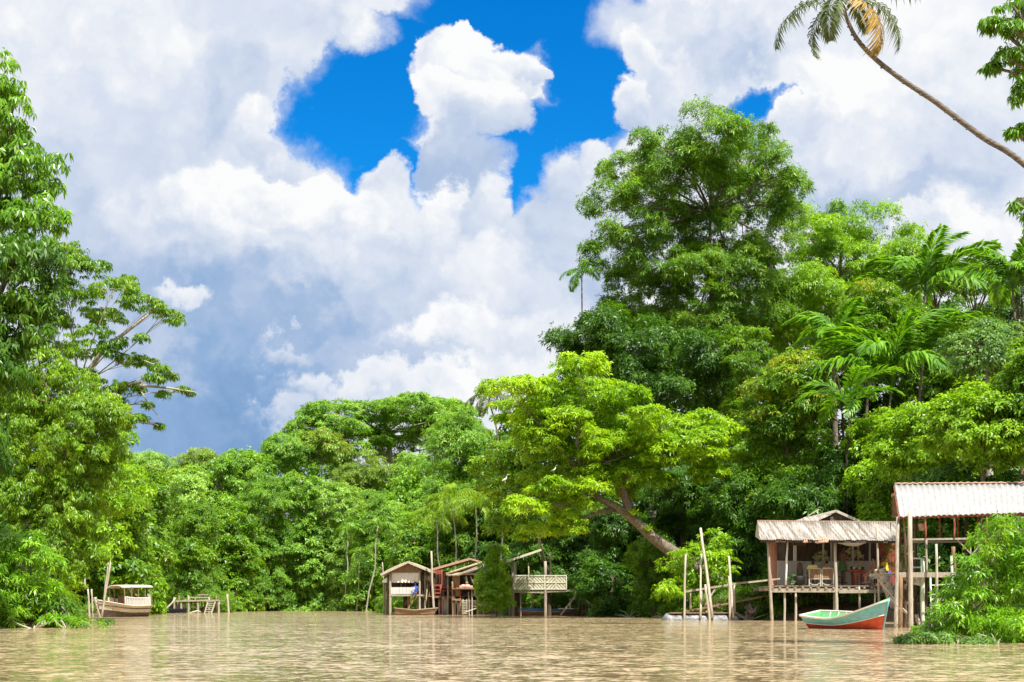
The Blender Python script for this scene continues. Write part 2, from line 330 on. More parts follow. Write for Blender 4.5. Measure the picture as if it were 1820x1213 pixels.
wp = N.n('ShaderNodeBsdfPrincipled', Base_Color=wc, Roughness=.06, IOR=1.5, Normal=nrm); N.L.new(wp.outputs[0], out.inputs[0])
me = D.meshes.new('water'); me.from_pydata([(-1500, -1200, 0), (1500, -1200, 0), (1500, 2500, 0), (-1500, 2500, 0)], [], [(0, 1, 2, 3)])
tag(link_mesh('water', me, wm), 'rippled muddy brown river water', kind='structure')

# ------------------------------------------------------------------ foliage
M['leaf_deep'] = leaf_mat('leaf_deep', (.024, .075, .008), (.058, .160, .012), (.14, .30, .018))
M['leaf_mid'] = leaf_mat('leaf_mid', (.045, .13, .008), (.120, .27, .012), (.27, .46, .020), brown=.015)
M['leaf_fresh'] = leaf_mat('leaf_fresh', (.085, .20, .008), (.205, .40, .012), (.37, .58, .020))
M['leaf_lime'] = leaf_mat('leaf_lime', (.12, .27, .010), (.26, .46, .014), (.46, .64, .030))
M['leaf_flush'] = leaf_mat('leaf_flush', (.05, .15, .012), (.19, .34, .014), (.55, .50, .030))
M['leaf_vine'] = leaf_mat('leaf_vine', (.07, .16, .008), (.17, .34, .012), (.38, .56, .018), brown=.01)
M['leaf_grey'] = leaf_mat('leaf_grey', (.05, .12, .03), (.12, .26, .06), (.25, .42, .10))
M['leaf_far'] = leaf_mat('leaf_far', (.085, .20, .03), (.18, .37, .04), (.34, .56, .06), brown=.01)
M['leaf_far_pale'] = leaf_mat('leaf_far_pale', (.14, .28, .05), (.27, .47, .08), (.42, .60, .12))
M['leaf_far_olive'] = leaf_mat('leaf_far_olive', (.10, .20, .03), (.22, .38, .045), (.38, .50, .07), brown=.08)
M['leaf_near'] = leaf_mat('leaf_near', (.06, .16, .010), (.14, .33, .014), (.28, .50, .03), spec=.6, rough=.35)
M['leaf_bush'] = leaf_mat('leaf_bush', (.07, .20, .010), (.18, .41, .014), (.38, .62, .03), spec=.6, rough=.35)
M['frond'] = leaf_mat('frond', (.05, .15, .012), (.12, .30, .018), (.24, .46, .03), spec=.5)
M['frond_lime'] = leaf_mat('frond_lime', (.10, .22, .015), (.22, .38, .02), (.38, .52, .04))
M['frond_olive'] = leaf_mat('frond_olive', (.05, .08, .025), (.11, .15, .045), (.18, .23, .07), trans=.25)
M['frond_dead'] = leaf_mat('frond_dead', (.26, .17, .05), (.42, .28, .07), (.55, .39, .10), trans=.3)
M['dry'] = leaf_mat('dry_frond', (.10, .07, .05), (.20, .15, .11), (.34, .27, .21), trans=.1)
M['flower'] = leaf_mat('flower', (.5, .5, .3), (.65, .62, .45), (.75, .72, .6), trans=.3)

def unit(v): return v/np.maximum(np.linalg.norm(v, axis=-1, keepdims=True), 1e-9)
def leaf_quads(pos, nrm, k, L, Wd, elev, droop, rng, jit=.35, curl=.25):
    """sprays of k leaves at each pos; returns (V, F) of one quad per leaf"""
    n = len(pos)
    ref = np.where(np.abs(nrm[:, 2:3]) > .9, np.array([[1., 0, 0]]), np.array([[0, 0, 1.]]))
    t1 = unit(np.cross(nrm, ref)); t2 = np.cross(nrm, t1)
    a = (np.arange(k)[None]*2*np.pi/k + rng.random((n, 1))*6.28 + rng.normal(0, .45, (n, k)))[..., None]
    e = R(elev) + rng.normal(0, jit, (n, k, 1))
    d = (np.cos(a)*t1[:, None] + np.sin(a)*t2[:, None])*np.cos(e) + nrm[:, None]*np.sin(e)
    d[..., 2] -= droop*(.5 + rng.random((n, k))); d = unit(d)
    s = np.cross(d, unit(nrm[:, None] + rng.normal(0, .35, (n, k, 3)))); s = unit(s); u = np.cross(s, d)
    sc = (.65 + .6*rng.random((n, k, 1))); l = L*sc; w = Wd*sc
    base = pos[:, None] + d*l*.12; mid = base + d*l*.48 + u*w*.12
    tip = base + d*l; tip[..., 2] -= (curl*l[..., 0])
    q = np.stack([base, mid + s*w*.5, tip, mid - s*w*.5], 2).reshape(-1, 3)
    m = n*k; return q, np.arange(m*4).reshape(m, 4)
SPEC = {  # k, length, width ratio, elevation, droop
    'whorl': (7, .27, 25, .35), 'round': (5, .50, 20, .25), 'drop': (6, .30, 0, 1.0), 'fine': (9, .30, 12, .12), 'tuft': (8, .22, 30, .5)}
def crown(lobes, rng, L=.28, kind='whorl', sub=.8, cover=1.7, flat=.85, under=.85, inner=.16, upn=.45, cull=.72, keep=1.0, stray=.0):
    """sub-clumps of leaf sprays on the shell of each lobe (c, r). returns V, F, sub-clump centres"""
    k, wr, elev, droop = SPEC[kind]; L = L*.82; Wd = L*wr; la = L*Wd*.5
    Cn = np.array([l[0] for l in lobes], float); Rn = np.array([l[1] for l in lobes], float)
    PP, NN, SC, SZ = [], [], [], []
    for i in range(len(lobes)):
        c, r = Cn[i], Rn[i]; p = 1.6
        area = 4*np.pi*(((r[0]*r[1])**p + (r[0]*r[2])**p + (r[1]*r[2])**p)/3)**(1/p); sb = min(sub, .6*min(r))
        m = max(4, int(area/(np.pi*sb*sb)*.95*keep)); u = unit(rng.normal(0, 1, (int(m*1.6), 3))); u = u[(u[:, 2] > -under) | (rng.random(len(u)) < .12)][:m]
        rad = 1 - np.abs(rng.normal(0, .13, (len(u), 1))) + (rng.random((len(u), 1)) < .18)*rng.random((len(u), 1))*.2
        s = c + r*u*rad
        ok = np.ones(len(s), bool)
        for j in range(len(lobes)):
            if j != i: ok &= (((s-Cn[j])/Rn[j])**2).sum(1) > cull**2
        s, u = s[ok], u[ok]
        if not len(s): continue
        sr = sb*(.38 + 1.0*rng.random(len(s))**1.3); SC.append(s); cnt = np.maximum(2, (np.pi*sr**2*cover/(la*k)*1.25).astype(int))
        idx = np.repeat(np.arange(len(s)), cnt); v = unit(rng.normal(0, 1, (len(idx), 3))); v[:, 2] = np.where(v[:, 2] < -.25, -v[:, 2], v[:, 2])
        rr = (.5 + .55*rng.random((len(idx), 1))**.5 + .35*(rng.random((len(idx), 1)) < .08)); pos = s[idx] + v*rr*sr[idx][:, None]*np.array([1, 1, flat])
        nn = unit(v*.55 + u[idx]*.45 + np.array([0, 0, upn]) + rng.normal(0, .22, v.shape))
        PP.append(pos); NN.append(nn)
        if inner:                                       # leaves inside the lobe
            mi = int(area*inner/(la*k)*.9); vi = unit(rng.normal(0, 1, (mi, 3)))
            PP.append(c + r*vi*(.3+.5*rng.random((mi, 1)))); NN.append(unit(vi+rng.normal(0, .4, vi.shape)+np.array([0, 0, .5])))
    pos = np.concatenate(PP); nn = np.concatenate(NN)
    V, Fq = leaf_quads(pos, nn, k, L, Wd, elev, droop, rng)
    return V, Fq, np.concatenate(SC)
LEAVES = [0]
def auto_lobes(c, r, n, rng, low=-.2, size=.48):
    out = [(np.array(c), np.array(r)*.62)]
    for i in range(n):
        for _ in range(40):
            u = unit(rng.normal(0, 1, 3))
            if u[2] > low: break
        s = size*(.7+.55*rng.random()); out.append((np.array(c)+np.array(r)*u*(1-s)*1.02, np.array(r)*s*np.array([1, 1, .85])))
    return out
def bez(a, b, sag, n, rng, wob):
    a, b = np.array(a, float), np.array(b, float); m = (a+b)/2 + np.array([0, 0, sag]) + rng.normal(0, wob, 3); t = np.linspace(0, 1, n)[:, None]
    p = (1-t)**2*a + 2*t*(1-t)*m + t*t*b; p[1:-1] += rng.normal(0, wob*.12, (n-2, 3)); return p
def limbs(mb, stem, lobes, subs, rng, r0, twig=.02, nsub=6, start=.45, lk=.28):
    """boughs from the stem to each lobe and thin branches on to the clumps"""
    stem = np.array(stem, float)
    for c, r in lobes:
        k = int(len(stem)*start + (len(stem)-1-len(stem)*start)*min(1, max(0, (c[2]-stem[0][2])/max(.1, stem[-1][2]-stem[0][2])-.25)*1.2)); k = min(max(k, 0), len(stem)-1)
        p = bez(stem[k], c, .08*np.linalg.norm(c-stem[k]), 7, rng, .05*np.linalg.norm(c-stem[k])); ra = min(r0*lk, .11)
        mb.tube(p, np.linspace(ra, ra*.35, 7), 6)
        d = np.linalg.norm((subs-c)/r, axis=1); near = subs[np.argsort(d + rng.random(len(d))*.5)[:nsub*3:3]]
        for s in near:
            q0 = p[rng.integers(3, 7)]; q = bez(q0, s, .1, 5, rng, .06*np.linalg.norm(s-q0)+.01); mb.tube(q, np.linspace(ra*.33, twig*.4, 5), 4, False)
def rel_mesh(name, V, Fq, o, mat, parent):
    me = np_mesh(name, V - np.array(o)[None], Fq); LEAVES[0] += len(Fq); return link_mesh(name, me, mat, parent)
def tree(name, label, lobes, mat, base=None, cat='tree', bark='bark', r0=.25, seed=1, group=None, stem=None, nsub=6, limb=True, lk=.28, limb_n=999, twig=.02, start=.45, name_crown='crown', extra=None, **kw):
    rng = np.random.default_rng(seed); Cn = np.array([l[0] for l in lobes])
    if base is None: base = (float(Cn[:, 0].mean()), float(Cn[:, 1].mean()))
    b = Vector((base[0], base[1], gz(*base) if len(base) < 3 else base[2])); root = empty(name, b, label, cat, group)
    V, Fq, subs = crown(lobes, rng, **kw); rel_mesh(name_crown, V, Fq, b, M[mat], root)
    if extra:
        lo2, m2, kw2 = extra; V, Fq, _ = crown(lo2, rng, **kw2); o2 = rel_mesh('new_leaves', V, Fq, b, M[m2], root)
    mb = MB(); bb = np.array(b) - np.array([0, 0, .4])
    if stem is None:
        top = Cn.mean(0)*np.array([1, 1, 0]) + np.array([0, 0, max(Cn[:, 2].max()*.92+.08*Cn[:, 2].mean(), b.z+.8)]); stem = bez(bb, top, 0, 9, rng, .03*(top[2]-bb[2]))
    n = len(stem); mb.tube(stem, [r0*(1.35 if i == 0 else 1)*(1-.9*(i/(n-1))**1.1) for i in range(n)], 8)
    if limb: limbs(mb, stem, lobes[:limb_n:(2 if limb_n < 900 else 1)], subs, rng, r0, twig, nsub, start, lk)
    mb.build('trunk', M[bark], root); return root
def PL(px, py, rx, rz, Y, ry=None):
    """lobe from picture position and size at distance Y"""
    p = P(px, py, Y); return (np.array(p), np.array([S(rx, Y), S(ry if ry else rx, Y), S(rz, Y)]))

def frond_mesh(L, lw, n, droop, rng, ll=.5, hang=.6, spread=55, tipdroop=1.0, wind=0.0):
    """feather palm leaf along +X rising then arching down; leaflets are narrow quads in two rows"""
    t = np.linspace(0, 1, 14); ang = R(50) - t**1.15*droop*tipdroop; seg = L/13; p = np.zeros((14, 3))
    for i in range(1, 14): p[i] = p[i-1] + seg*np.array([math.cos(ang[i-1]), 0, math.sin(ang[i-1])])
    V, Fq = [], []
    w = .022*L/3
    for i in range(14):                                   # midrib: small triangular section
        rr = w*(1-.8*t[i]); V += [p[i]+(0, -rr, 0), p[i]+(0, rr, 0), p[i]+(0, 0, -rr*1.5)]
    for i in range(13):
        for k in range(3): Fq.append((i*3+k, i*3+(k+1) % 3, i*3+3+(k+1) % 3, i*3+3+k))
    for j in range(n):
        s = .14 + .86*(j+.5)/n; x = s*13; i = min(12, int(x)); q = p[i] + (p[i+1]-p[i])*(x-i); tx = unit(p[i+1]-p[i]); upv = np.array([-tx[2], 0, tx[0]])
        l0 = L*ll*.42*(math.sin(math.pi*min(1, s*.93+.1))**.6+.08)
        for sd in (-1, 1):
            a = R(spread + rng.normal(0, 7)) * (1 - .35*s); l = l0*(.85+.3*rng.random())
            d = unit(tx*math.cos(a) + np.array([0, sd, 0])*math.sin(a) + upv*(.22+rng.normal(0, .12)))
            h = hang*(.6+.7*rng.random()); m1 = q + d*l*.5 + np.array([wind*l*.1, 0, -h*l*.12]); e = q + d*l*.86 + np.array([0, 0, -h*l*.55])
            sv = unit(np.cross(d, upv))*lw*.5; sv2 = np.array([0, 0, 1])*lw*.18
            b = len(V); V += [q, m1+sv-sv2, e, m1-sv-sv2]; Fq.append((b, b+1, b+2, b+3))
    return np_mesh('frond', np.array(V), np.array(Fq))
def palm(name, label, top, base, nf, L, mat, seed, group=None, r0=.12, droop=2.0, lw=.05, n=42, ll=.5, hang=.7, stem=None, tilt=0, cat='palm tree', bark='palm_bark', lift=(-.25, .55), tips=1.0, spread=55, nut=False):
    rng = np.random.default_rng(seed); top = np.array(top, float)
    bz = base[2] if len(base) > 2 else gz(base[0], base[1]); b = Vector((base[0], base[1], bz)); root = empty(name, b, label, cat, group)
    if stem is None: stem = bez((base[0], base[1], bz-.4), top, 0, 10, rng, .05*(top[2]-bz))
    MB().tube(stem, [r0*(1.25 if i == 0 else 1)*(1-.35*i/(len(stem)-1)) for i in range(len(stem))], 8).build('trunk', M[bark], root)
    var = [frond_mesh(L*f, lw, n, droop*g, rng, ll, hang, spread, tips) for f, g in ((1, 1), (.9, 1.12), (1.05, .85))]
    for v in var: v.materials.append(M[mat])
    for i in range(nf):
        o = D.objects.new('frond', var[i % 3]); COL.objects.link(o); o.parent = root; o.location = Vector(top) - b
        el = lift[1] + (lift[0]-lift[1])*(i/(max(1, nf-1))) ; az = i*2.39996 + rng.normal(0, .15)
        o.rotation_euler = (rng.normal(0, .25), -el, az); s = .85+.3*rng.random(); o.scale = (s, s, s); LEAVES[0] += n*2
    return root
# ------------------------------------------------------------------ trees and plants
def LB(rows, Y, seed=0, dy=1.0, ryk=1.0):
    rg = random.Random(seed*7+1); out = []
    for r in rows:
        y = Y + (r[4] if len(r) > 4 else rg.uniform(-dy, dy)); out.append(PL(r[0], r[1], r[2], r[3], y, r[2]*ryk))
    return out
def AT(name, label, px, py, rx, rz, Y, mat, seed, n=7, skirt=None, **kw):
    """tree or shrub whose crown fills an ellipse of the picture's size at distance Y"""
    rng = np.random.default_rng(seed+500); c, r = PL(px, py, rx, rz, Y)
    lob = auto_lobes(c, r, n, rng)
    if skirt is None: skirt = name == 'forest_tree' and Y < 130
    if skirt:                                    # foliage down to the ground
        g = gz(c[0], c[1])
        for i in range(max(3, n//2)):
            a = rng.random()*6.28; q = r[0]*(.35+.2*rng.random()); hgt = max(.5, (c[2]-g)*.5)
            lob.append((np.array([c[0]+q*math.cos(a)*1.1, c[1]+q*math.sin(a)*.8-.3, g+hgt*.8]), np.array([r[0]*.5, r[0]*.5, hgt])))
    return tree(name, label, lob, mat, base=(c[0], c[1]), seed=seed, **kw)

# --- tall tree that rises over everything, and its neighbours (distance about 95 m)
tree('tall_tree', 'tallest tree of the whole bank, airy rounded crown on several steep limbs', LB([
    (1120, 302, 48, 40), (1185, 268, 55, 42), (1262, 254, 62, 44), (1335, 268, 52, 44), (1386, 312, 38, 40), (1090, 375, 48, 46), (1155, 352, 50, 42), (1258, 345, 72, 50),
    (1338, 358, 55, 46), (1404, 366, 26, 28), (1094, 455, 50, 42), (1160, 480, 48, 40), (1290, 440, 66, 48), (1372, 440, 52, 46), (1240, 560, 78, 52), (1335, 540, 70, 56), (1170, 555, 60, 40), (1215, 310, 55, 40), (1205, 405, 50, 38), (1300, 300, 55, 40), (1130, 420, 50, 40), (1240, 480, 60, 40), (1120, 520, 50, 42), (1310, 490, 60, 44)], 95, 3, 3.2),
    'leaf_mid', base=(PX(1278, 95), 95.5), seed=11, r0=.34, L=.31, sub=.85, cover=1.75, kind='tuft', nsub=8, twig=.03, start=.5, bark='bark', inner=.05,
    stem=[P(1286, 1052, 95), P(1284, 900, 95), P(1278, 740, 95.3), P(1272, 640, 95.5), P(1266, 560, 95.6), P(1262, 470, 95.3), P(1262, 380, 95.2), P(1264, 300, 95)])
tree('dark_tree', 'deep green tree low on the flank of the tallest tree, above the lime crown', LB([
    (1035, 600, 42, 36), (1085, 590, 48, 44), (1060, 640, 50, 36), (1130, 620, 60, 46), (1200, 640, 60, 50), (1100, 680, 60, 36), (1180, 700, 70, 40), (1250, 690, 55, 45), (1270, 630, 50, 40)], 91, 4, 2.2),
    'leaf_deep', base=(PX(1160, 92), 93), seed=12, r0=.3, L=.32, sub=.95, cover=2.0, kind='whorl', nsub=5, bark='bark_pale')
tree('forest_tree', 'broad fresh green tree directly to the rear of the tallest one, behind the fan palms', LB([
    (1440, 425, 55, 48), (1505, 412, 56, 46), (1563, 428, 50, 44), (1606, 470, 44, 44), (1480, 490, 72, 52), (1555, 505, 66, 50), (1425, 510, 55, 60), (1462, 575, 70, 50), (1395, 580, 50, 60)], 103, 5, 2.5),
    'leaf_fresh', base=(PX(1500, 103), 104), seed=13, r0=.32, L=.33, sub=1.1, cover=1.9, kind='tuft', nsub=6)
AT('forest_tree', 'feathery tree crest showing between the fan palms and the sky', 1655, 500, 60, 50, 108, 'leaf_mid', 14, 6, L=.33, sub=.9, kind='fine', cover=1.2)
AT('forest_tree', 'thin feathery tree crest beside the uppermost palm at the picture rim', 1740, 505, 70, 42, 106, 'leaf_fresh', 15, 6, L=.33, sub=.8, kind='fine', cover=1.0)
AT('forest_tree', 'pale twiggy tree crest beyond the last palm near the picture rim', 1815, 520, 50, 45, 104, 'leaf_grey', 16, 5, L=.33, sub=.8, kind='fine', cover=1.0)
AT('forest_tree', 'narrow tree with a pale slender trunk in the shade under the tallest tree', 1330, 655, 52, 75, 88, 'leaf_mid', 17, 7, L=.30, sub=.8, kind='whorl', bark='bark_pale', r0=.16)
tree('mango_tree', 'tree with yellow-green flush of new leaves on its rounded top', LB([(1405, 690, 52, 40), (1358, 735, 36, 32), (1430, 745, 46, 40), (1380, 770, 50, 40), (1345, 800, 32, 40), (1400, 830, 60, 45), (1445, 800, 36, 50), (1370, 880, 60, 45), (1430, 890, 50, 45)], 77, 6, 1.3),
    'leaf_mid', base=(PX(1400, 77), 78), seed=18, r0=.22, L=.30, sub=.62, cover=1.8, kind='whorl', under=.3,
    extra=(LB([(1408, 672, 50, 36), (1350, 715, 34, 30), (1428, 728, 46, 38), (1380, 752, 50, 36), (1338, 765, 28, 28), (1450, 690, 26, 24)], 76.4, 6, .8), 'leaf_flush', dict(L=.30, sub=.5, cover=1.5, kind='whorl', under=-.1, inner=0)))
tree('mango_tree', 'dense round-topped tree between the two wide fan palms, touched with reddish leaves', LB([(1522, 555, 36, 32), (1560, 540, 40, 30), (1598, 565, 36, 32), (1540, 590, 46, 34), (1590, 610, 44, 34), (1520, 640, 36, 44)], 84, 7, 1.2),
    'leaf_mid', base=(PX(1555, 84), 85), seed=19, r0=.2, L=.28, sub=.62, cover=1.9, kind='whorl',
    extra=(LB([(1560, 528, 36, 22), (1520, 545, 26, 20)], 83.5, 6, .8), 'leaf_flush', dict(L=.26, sub=.5, cover=.6, kind='whorl', under=-.2, inner=0)))
AT('mango_tree', 'very dark long-leafed tree towering directly over the corrugated verandah roof', 1420, 905, 75, 75, 73, 'leaf_deep', 20, 8, L=.34, sub=.8, kind='whorl', cover=1.9, r0=.2)
AT('forest_tree', 'dark mid-height tree right behind the small gable of the verandah hut', 1510, 850, 60, 80, 74, 'leaf_deep', 21, 8, L=.32, sub=.8, kind='whorl', cover=1.9)
AT('forest_tree', 'leafy tree filling the gap under the largest fan palm', 1560, 800, 65, 75, 73, 'leaf_fresh', 22, 12, skirt=False, L=.26, sub=.6, kind='round', cover=1.7)
AT('forest_tree', 'bushy bright tree leaning over the ridge of the white roofed shed', 1640, 810, 85, 90, 67, 'leaf_fresh', 23, 14, skirt=False, L=.22, sub=.55, kind='round', cover=1.9)
AT('forest_tree', 'bright broadleaf tree beside the brick-coloured gable end of the white roofed shed', 1560, 865, 55, 55, 70.5, 'leaf_fresh', 24, 8, L=.22, sub=.55, kind='round', cover=1.7)
AT('forest_tree', 'large lush tree over the far corner of the white roofed shed', 1745, 785, 95, 105, 58, 'leaf_fresh', 25, 16, skirt=False, L=.20, sub=.55, kind='round', cover=1.9)
AT('forest_tree', 'tree with a tangle of bare whitish twigs above the white roofed shed', 1755, 640, 80, 75, 66, 'leaf_grey', 26, 10, skirt=False, L=.20, sub=.6, kind='round', cover=1.1, bark='bark_pale', nsub=22, twig=.035, r0=.3)
AT('forest_tree', 'lush tree cut off by the picture rim above the white roofed shed', 1840, 730, 75, 140, 57, 'leaf_mid', 27, 14, skirt=False, L=.20, sub=.55, kind='round', cover=1.9)
AT('forest_tree', 'tree with shadow-dark leaf colour behind the open frame of the white roofed shed', 1720, 900, 110, 70, 60, 'leaf_deep', 28, 9, L=.24, sub=.7, kind='round', cover=1.8, skirt=True)  # deep leaf colour stands in for the shadow behind the shed
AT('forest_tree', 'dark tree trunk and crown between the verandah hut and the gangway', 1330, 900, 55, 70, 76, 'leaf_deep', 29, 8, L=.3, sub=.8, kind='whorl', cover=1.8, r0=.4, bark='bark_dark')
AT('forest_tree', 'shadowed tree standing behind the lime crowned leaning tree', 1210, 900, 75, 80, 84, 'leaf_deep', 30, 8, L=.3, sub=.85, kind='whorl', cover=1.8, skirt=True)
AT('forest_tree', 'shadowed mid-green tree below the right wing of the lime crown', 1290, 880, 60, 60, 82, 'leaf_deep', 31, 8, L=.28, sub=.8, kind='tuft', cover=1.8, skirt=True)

# --- the leaning lime-green tree in the middle
limeL = LB([(1038, 645, 36, 16), (1005, 668, 38, 17), (902, 692, 52, 17), (956, 696, 44, 19), (1050, 698, 56, 22), (1104, 703, 34, 15), (920, 728, 42, 16), (1014, 735, 55, 20), (1072, 752, 42, 18),
            (1160, 737, 28, 13), (1192, 755, 48, 17), (1248, 753, 42, 16), (1292, 765, 28, 14), (1232, 786, 56, 19), (1284, 815, 36, 16), (1214, 822, 38, 17), (1158, 787, 42, 17), (1262, 842, 28, 12),
            (1133, 830, 38, 15), (1075, 832, 48, 18), (1005, 832, 38, 15), (1092, 862, 38, 14), (985, 866, 33, 12), (993, 893, 30, 10), (1050, 870, 36, 14), (965, 770, 36, 16), (1118, 790, 34, 18), (1040, 770, 50, 24), (985, 805, 45, 20), (1090, 800, 45, 20), (1050, 850, 45, 18), (1190, 800, 45, 20), (1250, 770, 50, 20), (1000, 700, 50, 20), (1040, 720, 45, 20), (950, 745, 45, 20), (1120, 850, 40, 18), (1160, 860, 34, 14), (1025, 900, 40, 16), (960, 850, 36, 18), (935, 905, 38, 16), (1010, 925, 34, 13), (955, 945, 34, 14), (1010, 755, 44, 26), (1060, 780, 44, 24), (1075, 725, 40, 24), (1125, 765, 40, 22), (1140, 805, 36, 18), (960, 790, 40, 22)], 75, 8, 2.6)
rgl = random.Random(44)
for c_, r_ in list(limeL):                      # small ragged sprays breaking the edge of every layer
    for k in range(2):
        a_ = rgl.uniform(0, 6.28); limeL.append((c_ + np.array([math.cos(a_)*r_[0]*1.05, rgl.uniform(-.6, .6), math.sin(a_)*r_[2]*1.2 - .1]), r_*np.array([.42, .42, .5])))
stem = [P(1345, 1075, 75), P(1300, 1050, 75), P(1250, 1018, 75), P(1200, 985, 75), P(1160, 955, 75), P(1128, 925, 75), P(1098, 902, 75), P(1065, 886, 74.6), P(1045, 868, 74.3), P(1030, 840, 74.3)]
lt = tree('leaning_tree', 'lime green tree leaning out over the river on a thick fissured trunk', limeL, 'leaf_lime', base=(PX(1345, 75), 75), seed=40, r0=.47, L=.28, sub=.45, cover=1.35, kind='fine', flat=.5, under=.45, inner=.04, upn=.9, stem=stem, nsub=7, twig=.018, start=.42, lk=.085, limb_n=41)
mb = MB(); mb.tube([P(1122, 918, 75), P(1112, 885, 75.2), P(1104, 850, 75.3), P(1112, 800, 75.6), P(1140, 770, 76), P(1190, 765, 76.4)], [.28, .24, .2, .16, .12, .07])
mb.tube([P(1092, 905, 75), P(1062, 912, 74.5), P(1030, 924, 74)], [.16, .11, .06]); mb.tube([P(1108, 850, 75.3), P(1160, 830, 75), P(1230, 800, 75), P(1270, 805, 75)], [.13, .1, .07, .03])
mb.build('branch', M['bark'], lt)
tree('forest_tree', 'greener spreading tree joined to the lime crown on its outer side, over the lattice hut', LB([(905, 806, 42, 22), (868, 832, 34, 22), (944, 800, 42, 22), (925, 848, 42, 22), (890, 880, 42, 26), (950, 880, 44, 24), (905, 930, 45, 30), (965, 925, 45, 30), (940, 760, 36, 18)], 82, 9, 2.0),
     'leaf_vine', base=(PX(990, 93), 94), seed=41, r0=.14, L=.27, sub=.6, cover=1.6, kind='fine', flat=.5, upn=.8)
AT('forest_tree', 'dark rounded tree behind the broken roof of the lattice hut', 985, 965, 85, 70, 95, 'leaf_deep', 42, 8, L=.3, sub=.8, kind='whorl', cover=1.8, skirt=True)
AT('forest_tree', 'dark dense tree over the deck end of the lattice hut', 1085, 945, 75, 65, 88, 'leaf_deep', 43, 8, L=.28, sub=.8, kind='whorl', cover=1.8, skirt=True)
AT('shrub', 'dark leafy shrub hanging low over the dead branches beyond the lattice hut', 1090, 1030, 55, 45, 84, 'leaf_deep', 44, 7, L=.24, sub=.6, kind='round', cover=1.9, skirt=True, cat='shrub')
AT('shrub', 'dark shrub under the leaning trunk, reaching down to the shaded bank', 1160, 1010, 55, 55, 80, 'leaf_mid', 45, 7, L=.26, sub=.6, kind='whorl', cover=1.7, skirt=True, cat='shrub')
tree('shrub', 'light green large-leafed shrub right behind the tall pontoon poles', LB([(1238, 990, 36, 24), (1268, 965, 30, 20), (1285, 1005, 30, 22), (1228, 1040, 36, 24), (1200, 1005, 28, 20), (1262, 1030, 30, 20), (1190, 1050, 28, 22)], 72.5, 10, 1.0),
     'leaf_fresh', base=(PX(1250, 74), 74), seed=46, r0=.07, L=.30, sub=.5, cover=1.0, kind='fine', flat=.4, cat='shrub')
tree('shrub', 'glossy bright shrub between thatched porch and lattice hut, touching the water', LB([(886, 995, 15, 18), (872, 1015, 16, 18), (893, 1025, 14, 18), (866, 1045, 17, 18), (884, 1055, 18, 18), (896, 1072, 12, 14), (870, 1076, 20, 14), (858, 1030, 10, 12), (880, 975, 10, 12)], 87, 47, .6), 'leaf_fresh', base=(PX(885, 90.5), 91.5), seed=47, L=.26, sub=.45, kind='whorl', cover=1.9, cat='shrub', r0=.06)
tree('shrub', 'dark shrub covering the bank behind the fallen fronds and verandah stilts', LB([(1450, 1075, 60, 22), (1550, 1070, 60, 24), (1380, 1060, 50, 24), (1620, 1070, 50, 30)], 68.5, 12, .6), 'leaf_mid', base=(PX(1450, 69), 69), seed=48, L=.2, sub=.45, kind='round', cover=1.5, cat='shrub', r0=.05)

# --- middle distance, right of centre
AT('forest_tree', 'dark green tree just beyond the drooping palm cluster', 815, 800, 62, 62, 120, 'leaf_far', 50, 9, L=.34, sub=1.0, kind='whorl', cover=1.8)
AT('forest_tree', 'tree showing behind the reddish-roofed stilt house', 830, 910, 60, 70, 116, 'leaf_mid', 51, 8, L=.32, sub=.9, kind='whorl', cover=1.8, skirt=True)
AT('forest_tree', 'low dark tree behind the gabled stilt hut', 750, 985, 60, 70, 119, 'leaf_mid', 52, 8, L=.32, sub=.9, kind='round', cover=1.8, skirt=True)
AT('forest_tree', 'tree at the water edge beside the gabled stilt hut, yellow-green below', 650, 1040, 45, 42, 140, 'leaf_far', 53, 7, L=.34, sub=.9, kind='round', cover=1.8, skirt=True)

